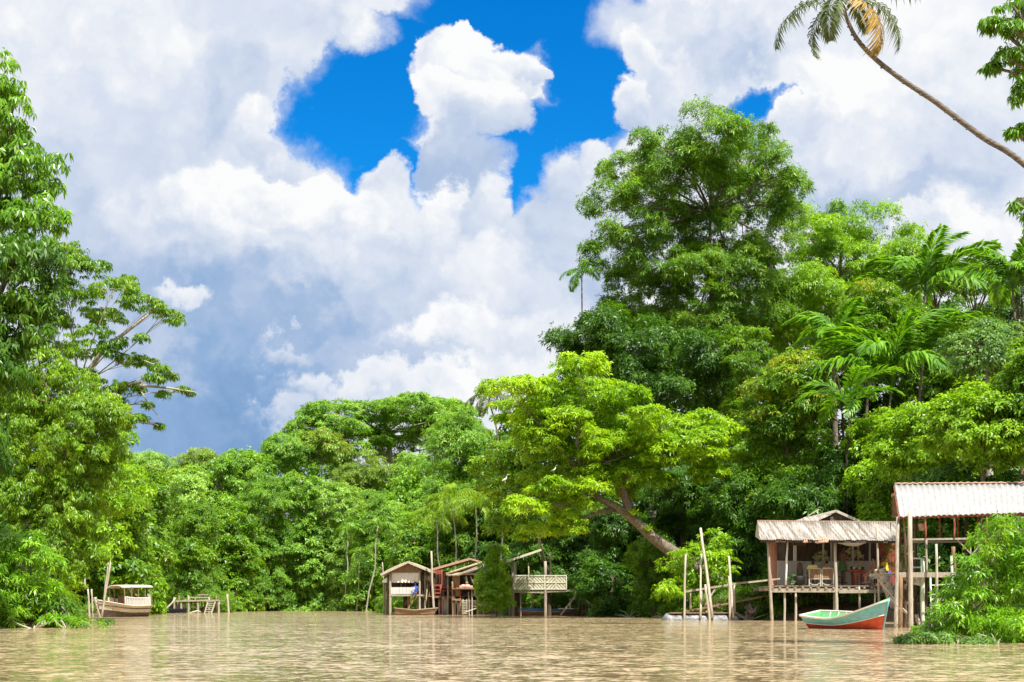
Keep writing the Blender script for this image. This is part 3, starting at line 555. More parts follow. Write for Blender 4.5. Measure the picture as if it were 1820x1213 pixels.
# --- far forest across the end of the reach (150 m and more)
um = [(600, 738, 60, 22), (545, 775, 48, 26), (660, 760, 60, 26), (735, 725, 60, 20), (670, 735, 55, 20), (800, 745, 45, 20), (610, 755, 50, 22), (565, 775, 42, 22), (700, 760, 55, 22), (765, 770, 50, 22), (640, 790, 50, 22), (835, 755, 32, 26), (590, 810, 42, 24), (690, 805, 45, 24), (745, 730, 90, 16), (555, 760, 40, 16), (840, 790, 30, 26)]
tree('umbrella_tree', 'giant wide umbrella-crowned tree that tops the distant forest', LB(um, 170, 20, 5, 1.2), 'leaf_far', base=(PX(735, 172), 172), seed=60, r0=.9, L=.5, sub=1.5, cover=1.7, kind='fine', flat=.45, upn=.9, inner=.03, nsub=7, twig=.07, bark='bark_pale', start=.5)
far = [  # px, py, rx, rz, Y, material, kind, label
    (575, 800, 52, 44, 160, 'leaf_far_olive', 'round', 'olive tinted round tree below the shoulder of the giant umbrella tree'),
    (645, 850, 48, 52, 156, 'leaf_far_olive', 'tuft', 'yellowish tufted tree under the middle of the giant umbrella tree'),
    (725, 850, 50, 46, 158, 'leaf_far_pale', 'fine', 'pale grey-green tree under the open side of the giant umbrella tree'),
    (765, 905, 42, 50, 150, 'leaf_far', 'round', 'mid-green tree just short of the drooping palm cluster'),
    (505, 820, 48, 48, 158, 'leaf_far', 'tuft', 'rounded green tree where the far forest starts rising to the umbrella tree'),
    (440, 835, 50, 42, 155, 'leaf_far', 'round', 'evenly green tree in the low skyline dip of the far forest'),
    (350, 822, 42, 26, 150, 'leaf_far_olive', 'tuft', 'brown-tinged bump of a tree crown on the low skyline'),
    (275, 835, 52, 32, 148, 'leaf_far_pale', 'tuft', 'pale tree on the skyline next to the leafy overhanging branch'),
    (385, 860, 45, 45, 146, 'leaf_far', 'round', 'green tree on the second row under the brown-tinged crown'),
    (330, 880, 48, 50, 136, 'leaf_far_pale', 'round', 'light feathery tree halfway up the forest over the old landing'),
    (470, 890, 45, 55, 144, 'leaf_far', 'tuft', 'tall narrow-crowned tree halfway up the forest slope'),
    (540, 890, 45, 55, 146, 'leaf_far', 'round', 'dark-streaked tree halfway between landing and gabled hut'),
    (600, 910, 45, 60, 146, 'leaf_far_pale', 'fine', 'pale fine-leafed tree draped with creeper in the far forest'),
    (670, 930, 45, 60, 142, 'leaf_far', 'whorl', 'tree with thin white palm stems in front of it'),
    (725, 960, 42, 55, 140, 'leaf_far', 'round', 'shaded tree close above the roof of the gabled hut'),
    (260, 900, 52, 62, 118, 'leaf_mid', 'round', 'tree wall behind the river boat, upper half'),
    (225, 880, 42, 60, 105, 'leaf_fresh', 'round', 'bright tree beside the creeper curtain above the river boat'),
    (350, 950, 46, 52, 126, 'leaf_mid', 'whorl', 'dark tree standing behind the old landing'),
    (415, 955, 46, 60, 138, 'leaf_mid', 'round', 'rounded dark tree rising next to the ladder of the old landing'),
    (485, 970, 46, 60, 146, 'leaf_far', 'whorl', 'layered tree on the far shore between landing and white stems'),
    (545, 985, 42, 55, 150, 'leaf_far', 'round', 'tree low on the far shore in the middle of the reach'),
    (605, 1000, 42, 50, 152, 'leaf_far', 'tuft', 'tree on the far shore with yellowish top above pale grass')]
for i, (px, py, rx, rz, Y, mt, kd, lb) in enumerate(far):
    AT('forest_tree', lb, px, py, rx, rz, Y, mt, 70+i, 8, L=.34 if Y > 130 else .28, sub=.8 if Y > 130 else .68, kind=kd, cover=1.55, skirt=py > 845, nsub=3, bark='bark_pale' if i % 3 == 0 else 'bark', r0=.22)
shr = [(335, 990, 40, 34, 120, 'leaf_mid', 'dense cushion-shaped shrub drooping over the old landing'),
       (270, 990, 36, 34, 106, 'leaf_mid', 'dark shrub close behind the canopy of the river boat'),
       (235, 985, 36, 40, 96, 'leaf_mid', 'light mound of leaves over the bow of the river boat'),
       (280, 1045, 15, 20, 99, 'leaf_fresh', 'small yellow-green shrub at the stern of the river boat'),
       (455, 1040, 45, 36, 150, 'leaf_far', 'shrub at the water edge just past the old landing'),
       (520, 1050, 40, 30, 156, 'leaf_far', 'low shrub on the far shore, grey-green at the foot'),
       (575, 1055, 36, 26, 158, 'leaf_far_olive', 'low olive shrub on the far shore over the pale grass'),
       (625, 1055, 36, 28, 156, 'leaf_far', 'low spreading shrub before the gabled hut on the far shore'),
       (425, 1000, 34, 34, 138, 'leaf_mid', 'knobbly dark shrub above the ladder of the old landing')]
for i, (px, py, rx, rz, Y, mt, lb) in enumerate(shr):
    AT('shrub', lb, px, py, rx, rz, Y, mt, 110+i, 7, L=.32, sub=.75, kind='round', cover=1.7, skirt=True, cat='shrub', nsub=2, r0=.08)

# --- left bank, close
tree('overhanging_tree', 'near sunlit tree top with drooping leaves at the upper picture rim', LB([(5, 140, 30, 34), (-20, 200, 60, 50), (20, 235, 30, 30), (35, 300, 52, 45), (-30, 330, 70, 60), (80, 325, 30, 28), (60, 385, 48, 34), (98, 392, 22, 18), (5, 410, 50, 40)], 40, 13, 1.0),
     'leaf_near', base=(-19, 45.5), seed=130, r0=.3, L=.25, sub=.38, cover=1.5, kind='drop', flat=1.0, under=.8, upn=.3, nsub=5)
tree('overhanging_tree', 'shade-dark hanging mass of drooping leaves below the sunlit rim tree', LB([(25, 450, 52, 44), (70, 470, 34, 34), (-40, 500, 80, 70), (45, 520, 46, 46), (85, 530, 22, 30), (20, 590, 50, 46), (62, 585, 34, 36), (-30, 650, 70, 60), (20, 650, 40, 34), (-60, 800, 70, 80)], 39, 13, .7),
     'leaf_deep', base=(-20.5, 45.8), seed=138, r0=.2, L=.25, sub=.36, cover=1.6, kind='drop', flat=1.1, under=.9, upn=.1, nsub=5)  # split from the tree above; its shade is put into the leaf colour
stemL = [P(30, 1072, 56), P(45, 950, 56), P(60, 870, 56), P(85, 800, 56), P(110, 740, 56), P(140, 690, 56)]
sprL = LB([(100, 460, 46, 34), (155, 480, 40, 22), (205, 515, 40, 18), (250, 540, 34, 15), (298, 560, 22, 11), (315, 572, 12, 8), (275, 545, 18, 10), (225, 500, 20, 12), (120, 530, 50, 34), (190, 565, 34, 14), (90, 600, 52, 44), (160, 625, 40, 20), (235, 640, 34, 11), (285, 655, 18, 8), (305, 668, 12, 6), (210, 610, 22, 12),
    (130, 680, 46, 24), (225, 690, 32, 10), (272, 672, 20, 8), (325, 692, 12, 6), (340, 698, 6, 4), (243, 742, 18, 7), (262, 718, 9, 6), (290, 700, 12, 7), (283, 756, 8, 5), (190, 720, 32, 14), (225, 755, 14, 7), (170, 590, 24, 12), (250, 600, 14, 8)], 56, 14, .9)
lt2 = tree('spreading_tree', 'tree reaching bare-elbowed branches out against the clouds above the creeper wall', sprL,
     'leaf_mid', base=(-19.5, 57), seed=131, r0=.2, lk=.16, limb_n=28, L=.20, sub=.28, cover=1.15, kind='drop', flat=.6, under=.3, upn=.5, inner=.02, stem=stemL, nsub=8, twig=.018, bark='bark_pale')
mb = MB()
for pts, r in (([(85, 800), (130, 725), (185, 690), (245, 685), (300, 690), (345, 697)], .12), ([(110, 740), (150, 670), (185, 620), (225, 590), (270, 555), (312, 560)], .13), ([(245, 686), (262, 715), (290, 752)], .04), ([(200, 688), (225, 730), (250, 745), (282, 757)], .04), ([(185, 620), (240, 635), (290, 655), (318, 668)], .05)):
    mb.tube([P(x, y, 56 + .3*math.sin(i*2+x)) for i, (x, y) in enumerate(pts)], [r*(1-.8*i/(len(pts)-1)) for i in range(len(pts))], 6)
mb.build('branch', M['bark_pale'], lt2)
crp = LB([(25, 700, 60, 50), (90, 720, 60, 44), (150, 750, 46, 44), (190, 790, 34, 44), (40, 790, 70, 60), (120, 810, 60, 55), (175, 850, 40, 50), (30, 880, 60, 55), (100, 900, 60, 55), (150, 930, 40, 50), (205, 745, 22, 26), (120, 985, 50, 50), (60, 970, 50, 50), (70, 660, 50, 40), (130, 690, 40, 36), (165, 735, 40, 30)], 53.2, 15, 1.0)
tree('creeper_tree', 'tree smothered by a yellow-green creeper curtain over the waterside bushes', crp, 'leaf_vine', base=(-18.3, 54.5), seed=132, r0=.3, L=.17, sub=.36, cover=1.7, kind='drop', flat=1.1, under=.6, nsub=4)
0 and tree('dead_climber', 'bare brown climber stems hanging in the creeper curtain', LB([(172, 800, 26, 34), (190, 850, 20, 30)], 51.8, 3, .4), 'dry', base=(PX(175, 52.6), 52.6), seed=133, r0=.05, L=.14, sub=.3, cover=.5, kind='drop', cat='climber', bark='bark_pale', nsub=14)
tree('forest_tree', 'lush tree behind the creeper curtain and below the spreading branches', LB([(180, 800, 44, 50), (200, 870, 50, 60), (160, 860, 50, 50), (195, 940, 44, 50), (150, 960, 50, 50)], 70, 16, 1.5), 'leaf_fresh', base=(-27, 71), seed=134, L=.24, sub=.6, cover=1.8, kind='round')
tree('waterside_bush', 'big-leafed bright bush over the water at the foot of the creeper curtain', LB([(15, 985, 36, 34), (55, 978, 30, 28), (82, 1012, 28, 28), (30, 1035, 40, 34), (72, 1055, 30, 24), (100, 1084, 18, 14), (10, 1080, 36, 30), (55, 1092, 36, 16), (95, 1103, 20, 7), (-40, 1020, 50, 70), (128, 1106, 10, 5)], 45.5, 17, .7),
     'leaf_bush', base=(-15.6, 46.5), seed=135, r0=.08, L=.26, sub=.36, cover=1.6, kind='tuft', cat='bush', under=.5)
tree('waterside_bush', 'yellow-green bush between the big-leafed bush and the moored river boat', LB([(110, 1010, 30, 36), (130, 1040, 18, 30), (140, 1000, 18, 34), (105, 960, 34, 34)], 68, 18, .8), 'leaf_fresh', base=(-25.6, 69), seed=136, r0=.06, L=.22, sub=.45, cover=1.6, kind='round', cat='bush')
tree('water_plant', 'small tuft of leaves at the water surface off the tip of the big-leafed bush', LB([(186, 1106, 8, 5), (196, 1105, 5, 4)], 46, 3, .2), 'leaf_grey', base=(PX(190, 46), 46, -.05), seed=137, L=.12, sub=.12, cover=1.2, kind='tuft', r0=.01, cat='plant')

# --- right bank, near bush at the water
tree('waterside_bush', 'glossy near bush spilling into the water before the white roofed shed', LB([(1781, 945, 30, 26), (1753, 985, 34, 28), (1806, 1000, 44, 36), (1730, 1020, 32, 26), (1765, 1050, 46, 34), (1815, 1050, 50, 46), (1714, 1070, 40, 30), (1691, 1095, 34, 24), (1746, 1105, 44, 24), (1806, 1110, 44, 26), (1850, 1000, 50, 60), (1675, 1118, 24, 14), (1860, 1100, 50, 40), (1722, 1120, 30, 14), (1690, 1132, 34, 12), (1745, 1132, 34, 14), (1800, 1130, 34, 16), (1850, 1130, 34, 16), (1650, 1125, 22, 14)], 28.5, 21, .45),
     'leaf_bush', base=(PX(1770, 29), 29.2), seed=140, r0=.05, L=.145, sub=.22, cover=1.55, kind='tuft', cat='bush', under=.5, nsub=6, twig=.006)
tree('waterside_bush', 'low grey-green trailing leaves on the water at the tip of the glossy bush', LB([(1618, 1136, 12, 7), (1640, 1132, 18, 9), (1672, 1138, 22, 9), (1600, 1138, 6, 4), (1740, 1142, 26, 7)], 26.9, 22, .15), 'leaf_grey', base=(PX(1650, 27.2), 27.2, -.05), seed=141, r0=.02, L=.13, sub=.12, cover=1.2, kind='tuft', cat='bush')
tree('waterside_bush', 'yellow-green shoots standing above the glossy bush under the shed roof', LB([(1785, 935, 12, 14), (1776, 960, 14, 12), (1760, 978, 12, 10)], 28, 23, .2), 'leaf_lime', base=(PX(1778, 28.6), 28.6), seed=142, r0=.025, L=.15, sub=.16, cover=.8, kind='tuft', cat='bush')
tree('overhanging_tree', 'near branches with dark oval leaves hanging in from the upper corner', LB([(1800, 10, 24, 22), (1830, 40, 34, 34), (1762, 42, 22, 8), (1800, 48, 22, 10), (1835, 110, 34, 24), (1790, 100, 24, 12), (1762, 118, 14, 6), (1820, 145, 20, 14), (1808, 170, 10, 18), (1818, 228, 14, 8), (1800, 233, 10, 5), (1803, 365, 7, 7), (1816, 358, 8, 5), (1900, 60, 70, 90), (1890, 230, 50, 80), (1900, 400, 80, 60)], 24, 24, .3),
     'leaf_near', base=(13.5, 24.5), seed=143, r0=.2, L=.14, sub=.17, cover=1.0, kind='drop', flat=.8, under=.5, inner=.03, nsub=4, twig=.006)

for i, (x, y, r, h, lb) in enumerate(((17, 27, 1.6, 1.4, 'bush on the mud just outside the picture beside the glossy near bush'), (21, 33, 2.2, 2.2, 'round bush inland of the glossy near bush'), (24, 42, 2.6, 3.0, 'tall bush at the blind end of the white roofed shed'), (27, 52, 3.2, 4.2, 'small tree past the end of the white roofed shed'), (31, 36, 3.0, 4.0, 'small tree on the open bank inland'))):
    c = np.array([x, y, gz(x, y)+h*.8]); tree('bank_bush', lb, auto_lobes(c, np.array([r, r, h]), 7, np.random.default_rng(i)), 'leaf_fresh', base=(x, y), seed=300+i, r0=.08, L=.26, sub=.5, kind='tuft', cover=1.4, cat='bush')
# --- palms
sway = [P(2080, 1045, 45), P(2040, 700, 45), P(1960, 430, 45), P(1820, 292, 45), P(1745, 243, 45), P(1665, 183, 45), P(1605, 143, 45), P(1558, 107, 45), P(1525, 72, 45), P(1507, 38, 45), P(1497, 4, 45)]
def smooth_path(p, n=40):
    p = [Vector(q) for q in p]; p = [p[0]*2-p[1]] + p + [p[-1]*2-p[-2]]; out = []
    for i in range(1, len(p)-2):
        for k in range(n//(len(p)-3)+1):
            t = k/(n//(len(p)-3)+1); a, b, c, d = p[i-1:i+3]
            out.append(.5*((2*b) + (c-a)*t + (2*a-5*b+4*c-d)*t*t + (3*b-a-3*c+d)*t**3))
    return out + [p[-2]]
cst = smooth_path(sway); ct = P(1495, 0, 45)
cb = Vector((cst[0].x, 45, gz(cst[0].x, 45))); croot = empty('coconut_palm', cb, 'coconut palm arching over the sky with one yellow dead frond', 'palm tree')
rgc = random.Random(5); n_ = len(cst)
mb = MB(); mb.tube(cst, [(.118-.062*(i/(n_-1)))*(1+.07*(rgc.random()-.5)) for i in range(n_)], 9)
for i in range(6, n_-2, 1):
    if rgc.random() < .8:
        p = cst[i].lerp(cst[i+1], rgc.random()); mb.ball(p + Vector((rgc.uniform(-.07, .07), -.03, -.08)), (rgc.uniform(.03, .06), .04, rgc.uniform(.02, .05)), 6, 4)
mb.build('trunk', M['palm_bark'], croot)
rng = np.random.default_rng(9)
def aimed_frond(parent, root_at, tip_px, L, mat, n=60, bend=1.9, ll=.55, hang=1.0, lw=.045, dy=0.0, name='frond', spread=50):
    """frond whose arc starts at root_at and ends near the picture point tip_px at the same distance"""
    tip = P(tip_px[0], tip_px[1], root_at[1]+dy); d = tip - Vector(root_at); me = frond_mesh(L, lw, n, bend, rng, ll, hang, spread)
    p = np.zeros(3); t = np.linspace(0, 1, 14); ang = R(50) - t**1.15*bend
    for i in range(1, 14): p += L/13*np.array([math.cos(ang[i-1]), 0, math.sin(ang[i-1])])
    e = math.atan2(d.z, math.hypot(d.x, d.y)); e0 = math.atan2(p[2], p[0]); sc = d.length/np.linalg.norm(p)
    me.materials.append(M[mat]); o = D.objects.new(name, me); COL.objects.link(o); o.parent = parent; o.location = Vector(root_at) - parent.location
    o.rotation_euler = (0, -(e-e0), math.atan2(d.y, d.x)); o.scale = (sc,)*3; return o
for tip, Lf, mt, dy, bd in (((1378, 88), 2.6, 'frond_olive', -.3, 1.7), ((1452, 103), 2.2, 'frond_olive', .5, 2.1), ((1597, 90), 2.4, 'frond_olive', -.4, 1.9), ((1556, 96), 1.9, 'frond_dead', -.8, 2.0), ((1540, 60), 1.7, 'frond_olive', .9, 1.9), ((1420, -90), 2.8, 'frond_olive', 1, .9), ((1590, -100), 2.8, 'frond_olive', -.6, .9), ((1500, -160), 2.8, 'frond_olive', .8, .6), ((1350, -20), 2.8, 'frond_olive', .9, 1.5), ((1640, -10), 2.8, 'frond_olive', 1.2, 1.5), ((1475, 72), 1.8, 'frond_olive', -1.0, 2.0)):
    f = aimed_frond(croot, ct, tip, Lf, mt, dy=dy, bend=bd, n=58, lw=.05, ll=.62, hang=1.25)
    if mt == 'frond_dead': f['label'] = 'dead yellow frond hanging from the palm crown'
MB().ball(ct + Vector((0, 0, .05)), (.16, .16, .3)).build('crown_shaft', M['dry'], croot)

palm('fan_palm', 'largest broad-fronded palm in front of the forest wall, over the bright trees', P(1585, 690, 75.5), (PX(1588, 75.5), 76.2), 13, 5.6, 'frond', 151, r0=.09, droop=1.85, lw=.17, n=64, ll=.66, hang=1.15, lift=(.0, .8), spread=42, bark='bark')
palm('fan_palm', 'broad-fronded palm standing highest against the clouds at the forest edge', P(1645, 525, 87), (PX(1650, 88), 88), 12, 5.4, 'frond', 152, r0=.10, droop=1.75, lw=.17, n=60, bark='bark', ll=.66, hang=1.0, lift=(-.2, .85), spread=48)
palm('fan_palm', 'broad-fronded palm whose crown is cut by the picture rim', P(1800, 515, 78), (PX(1805, 78), 79), 12, 4.4, 'frond', 153, r0=.10, droop=1.75, bark='bark', lw=.16, n=54, ll=.64, hang=1.0, lift=(-.2, .85), spread=48)
palm('fan_palm', 'palm with half its fronds hidden behind the dense round-topped tree', P(1486, 615, 80), (PX(1492, 80), 80.6), 10, 3.8, 'frond', 154, r0=.09, droop=1.8, bark='bark_dark', lw=.16, n=52, ll=.64, hang=1.0, lift=(-.2, .8), spread=48)
0 and palm('fan_palm', 'palm between the highest palm and the largest one, paler fronds', P(1668, 600, 75), (PX(1668, 75), 76), 11, 4.2, 'frond', 155, r0=.09, droop=1.6, bark='bark', lw=.15, n=50, ll=.6, hang=.4, lift=(-.1, .8), spread=48)
palm('fan_palm', 'slim palm with a single low spread of fronds beside the flushed mango tree', P(1508, 725, 72), (PX(1508, 72), 72.4), 8, 3.3, 'frond', 156, bark='bark_dark', r0=.07, droop=1.9, lw=.11, n=36, ll=.6, hang=.5, lift=(-.3, .5), spread=48)
0 and palm('fan_palm', 'small palm tucked behind the top of the flushed mango tree', P(1372, 650, 84), (PX(1375, 85), 85), 8, 2.6, 'frond', 157, r0=.1, droop=1.8, lw=.11, n=34, ll=.6, hang=.5, lift=(-.2, .6), spread=48)
palm('slender_palm', 'slender dark palm against the clouds beside the tallest tree', P(1034, 492, 98), (PX(1052, 98), 98), 8, 2.3, 'frond', 160, r0=.07, droop=2.1, lw=.07, n=36, ll=.6, hang=1.2, lift=(-.5, .5))
palm('slender_palm', 'drooping palm silhouetted behind the outermost lime branches', P(868, 712, 100), (PX(880, 100), 101), 9, 2.4, 'frond_olive', 161, r0=.08, droop=2.2, lw=.07, n=36, ll=.6, hang=1.2, lift=(-.6, .2))
pg = 'drooping palms behind the stilt houses'
for i, (px, py, Y, bx, lb) in enumerate([(803, 898, 108, 800, 'bright palm with long arched fronds above the gabled hut and tall pole'), (846, 905, 106, 850, 'bright palm drooping above the thatched stilt hut'), (768, 835, 125, 775, 'smaller palm higher up behind the two bright arched palms'), (775, 925, 112, 790, 'lowest bright palm, fronds nearly on the gabled hut')]):
    palm('acai_palm', lb, P(px, py, Y), (PX(bx, Y), Y+.8), 11, 3.0, 'frond_lime' if i != 2 else 'frond', 165+i, group=pg, r0=.07, droop=2.3, lw=.06, n=40, ll=.6, hang=1.3, lift=(-.3, .55), bark='bark_pale')
for i, (px, py, Y, bx, lb) in enumerate([(672, 935, 136, 645, 'thin white-stemmed palm leaning across the far trees, tallest of its clump'), (640, 985, 138, 632, 'short white-stemmed palm at the near side of its clump'), (700, 950, 137, 690, 'straight white-stemmed palm between the leaning one and the hut'), (618, 945, 140, 615, 'dull palm crown low among the far creepers')]):
    palm('acai_palm', lb, P(px, py, Y), (PX(bx, Y), Y+.5), 8, 2.1, 'leaf_far', 175+i, group='thin palms on the far bank', r0=.08, droop=2.3, lw=.07, n=30, ll=.6, hang=1.2, lift=(-.4, .4), bark='bark_pale')

# --- mass of forest behind, and low growth along the banks (nobody could count it)
def stuff_lobes(name, label, lobes, mat, seed, **kw):
    V, Fq, _ = crown(lobes, np.random.default_rng(seed), **kw); LEAVES[0] += len(Fq)
    o = lobes[0][0]*np.array([1, 1, 0]); me = np_mesh(name, V-o[None], Fq); ob = link_mesh(name, me, M[mat], None, Vector(o)); return tag(ob, label, None, None, 'stuff')
rg = random.Random(77)
lf = []
for px in range(180, 900, 26):
    top = np.interp(px, [180, 230, 400, 500, 600, 700, 850, 900], [835, 845, 850, 830, 850, 870, 830, 800])
    for py in range(int(top), 1075, 30): lf.append(PL(px+rg.uniform(-8, 8), py+rg.uniform(-8, 8), 24, 24, rg.uniform(171, 180) if px < 700 else rg.uniform(150, 160)))
for px in range(180, 900, 17):
    for py in range(965, 1078, 18): lf.append(PL(px+rg.uniform(-8, 8), py, 20, 18, rg.uniform(166, 170) if px < 700 else rg.uniform(144, 149)))
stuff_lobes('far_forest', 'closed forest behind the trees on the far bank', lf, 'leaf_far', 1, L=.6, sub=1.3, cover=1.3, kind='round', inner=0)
lf = []
for px in range(860, 1960, 30):
    top = np.interp(px, [860, 1000, 1060, 1400, 1500, 1640, 1960], [830, 700, 600, 540, 520, 560, 560])
    for py in range(int(top), 1060, 36): lf.append(PL(px+rg.uniform(-8, 8), py+rg.uniform(-8, 8), 28, 28, rg.uniform(112, 117)))
for px in range(840, 1960, 22):
    for py in range(930, 1072, 24): lf.append(PL(px+rg.uniform(-8, 8), py, 26, 24, rg.uniform(118, 121)))
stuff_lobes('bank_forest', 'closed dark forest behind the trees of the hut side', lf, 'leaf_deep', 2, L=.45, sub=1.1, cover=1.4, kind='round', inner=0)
lf = []
for px in range(-150, 250, 32):
    top = np.interp(px, [-150, 60, 200, 250], [520, 720, 850, 880])
    for py in range(int(top), 1060, 36): lf.append(PL(px+rg.uniform(-8, 8), py+rg.uniform(-8, 8), 32, 32, rg.uniform(84, 90)))
for px in range(-150, 260, 22):
    for py in range(930, 1072, 24): lf.append(PL(px+rg.uniform(-8, 8), py, 26, 24, rg.uniform(90, 93)))
stuff_lobes('creek_forest', 'closed forest behind the creeper curtain', lf, 'leaf_mid', 3, L=.40, sub=.9, cover=1.4, kind='round', inner=0)
lf = []
for i in range(len(RIVER)):
    a, b = RIVER[i], RIVER[(i+1) % len(RIVER)]; ln = np.hypot(*(b-a)); nrm_ = np.array([(b-a)[1], -(b-a)[0]])/ln
    if max(a[1], b[1]) < 38: continue
    for k in range(int(ln/1.1)):
        q = a + (b-a)*(k+rg.random())/(ln/1.1); rr = rg.uniform(.35, .8)*(1 + q[1]/220); q = q + nrm_*rg.uniform(.3, 1.4) if river_sd(np.array([q[0]+nrm_[0]]), np.array([q[1]+nrm_[1]]))[0] > 0 else q - nrm_*rg.uniform(.3, 1.4)
        if (10 < q[0] < 20 and 40 < q[1] < 66) or (-31 < q[0] < -21 and 100 < q[1] < 119) or (-9 < q[0] < 0 and 90 < q[1] < 103): continue
        lf.append((np.array([q[0], q[1], gz(q[0], q[1])+rr*.35]), np.array([rr*1.2, rr*1.2, rr])))
stuff_lobes('undergrowth', 'low leafy growth along both river banks', lf, 'leaf_mid', 4, L=.22, sub=.35, cover=1.5, kind='tuft', inner=0)
lf = []
for i in range(150):
    x = rg.uniform(-33, -11); y = 162.4+rg.uniform(-.6, .4); lf.append((np.array([x, y, .25]), np.array([rg.uniform(.4, 1.1), .5, rg.uniform(.2, .55)])))
stuff_lobes('shore_grass', 'pale grey-green grass fringe along the far shore', lf, 'leaf_grey', 5, L=.3, sub=.35, cover=1.2, kind='tuft', inner=0)
print('LEAVES', LEAVES[0])
# ------------------------------------------------------------------ verandah hut on stilts (distance 63 m)
def Q(Y0, z0x, z0y, k):
    """picture zoom coordinates -> world at Y0 (+dy)"""
    return lambda zx, zy, dy=0.0: Vector((PX(z0x+zx/k, Y0+dy), Y0+dy, PZ(z0y+zy/k, Y0+dy)))
def part(mb, name, mat, parent, label=None):
    o = mb.build(name, M[mat], parent)
    if label: o['label'] = label
    return o
A = Q(63, 1330, 900, 5.272)
def planks(mb, a, b, z0, z1, t=.025, w=.16, gap=.008, rg=random.Random(3), jit=.0):
    """vertical boards from a to b between heights z0 and z1"""
    a, b = Vector(a), Vector(b); ln = (b-a).length; n = max(1, int(ln/w)); d = (b-a)/n; ang = math.atan2(d.y, d.x)
    for i in range(n):
        c = a + d*(i+.5); j = rg.uniform(-jit, jit); mb.box((c.x, c.y+rg.uniform(-.004, .004), (z0+z1)/2+j/2), (d.length-gap, t, z1-z0+j), ang)
def deckb(mb, x0, x1, y0, y1, z, w=.15, t=.03, rg=random.Random(4)):
    n = int((x1-x0)/w)
    for i in range(n): mb.box((x0+(i+.5)*(x1-x0)/n, (y0+y1)/2+rg.uniform(-.05, .02), z-t/2+rg.uniform(-.004, .004)), ((x1-x0)/n-.012, y1-y0, t))
fz = A(0, 745).z; x0 = A(195, 0).x; x1 = A(1500, 0).x; eave = A(0, 312).z
hut = empty('stilt_house', (A(800, 0).x, 63, 0), 'stilt house with rusty corrugated verandah roof where a family sits', 'house')
mb = MB(); deckb(mb, x0+.1, x1+1.2, 63.1, 67.0, fz); part(mb, 'deck', 'grey_wood', hut)
mb = MB(); mb.beam(A(215, 790, .05), A(1020, 790, .05), .05, .17); mb.beam(A(850, 800, .0), A(1560, 795, .0), .05, .15)
for yy_ in (64.3, 65.6, 66.9): mb.beam((x0, yy_, fz-.14), (x1+1.2, yy_, fz-.14), .08, .16)
for zx in range(225, 1500, 72): mb.box(A(zx, 765, -.03)+Vector((0, .1, 0)), (.09, .2, .06))
part(mb, 'floor_beam', 'grey_wood', hut)
def post(p, q, r, mat='grey_wood', par=None, lab=None, n=7, wob=.012):
    mb = MB(); mb.pole(p, q, r, r*.85, n, wob); return part(mb, 'post', mat, par if par is not None else hut, lab)
post(A(228, 1100, .1) - Vector((0, 0, .5)), A(184, 318), .075, 'grey_wood'); post(A(340, 1070, .2)-Vector((0, 0, .4)), A(342, 800, .2), .055, 'pale_wood'); post(A(352, 740, .1), A(368, 320, .1), .05, 'white_paint', None, 'whitish verandah post')
post(A(445, 1068, .3)-Vector((0, 0, .4)), A(443, 800, .3), .055, 'pale_wood'); post(A(836, 960, .1)-Vector((0, 0, 1.3)), A(812, 325, .1), .085, 'pale_wood'); post(A(805, 900, .5)-Vector((0, 0, 1.2)), A(803, 810, .5), .05)
post(A(1050, 920, .1)-Vector((0, 0, 1.0)), A(1038, 755, .1), .055, 'pale_wood'); post(A(1188, 850, .2)-Vector((0, 0, 1.2)), A(1186, 760, .2), .05, 'white_paint'); post(A(1230, 850, -.25)-Vector((0, 0, 1.6)), A(1206, 170, -.25), .06, 'pale_wood', None, 'tall pale post standing up through the roof edge')
for zx in (300, 560, 820, 1100, 1380): post(Vector((A(zx, 0).x, 66.6, -.3)), Vector((A(zx, 0).x, 66.6, fz)), .07, 'dark_wood')
for zx, m_ in ((700, 'white_paint'), (775, 'white_paint'), (978, 'white_paint'), (1025, 'pink_wood'), (1135, 'white_paint')): post(A(zx, 745, 2.9), A(zx+4, 330, 2.9), .05, m_)
# walls: pink board panel, low white wall, dark wall above it, red end wall
mb = MB(); planks(mb, A(203, 0, .25), A(270, 0, .9), fz+.02, eave-.02, w=.09); part(mb, 'wall', 'pink_wood', hut, 'faded pink board wall')
mb = MB(); planks(mb, A(272, 0, 1.6), A(690, 0, 3.2), fz+.02, A(0, 500).z, w=.075); part(mb, 'wall', 'white_paint', hut, 'low white board wall')
mb = MB(); planks(mb, A(700, 0, 3.25), A(1195, 0, 3.25), fz+.02, A(0, 492).z, w=.075); part(mb, 'wall', 'white_paint', hut, 'low white board wall behind the table')
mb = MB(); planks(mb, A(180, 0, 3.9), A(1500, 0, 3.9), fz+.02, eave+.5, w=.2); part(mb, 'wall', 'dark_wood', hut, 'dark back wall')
mb = MB(); planks(mb, A(1195, 0, 2.6), A(1400, 0, 2.6), fz+.02, eave, w=.14); part(mb, 'wall', 'red_wood', hut, 'dark red board wall at the far end')
mb = MB(); mb.box(A(437, 435, 2.3), (.13, .1, 1.1)); part(mb, 'window_post', 'white_paint', hut)
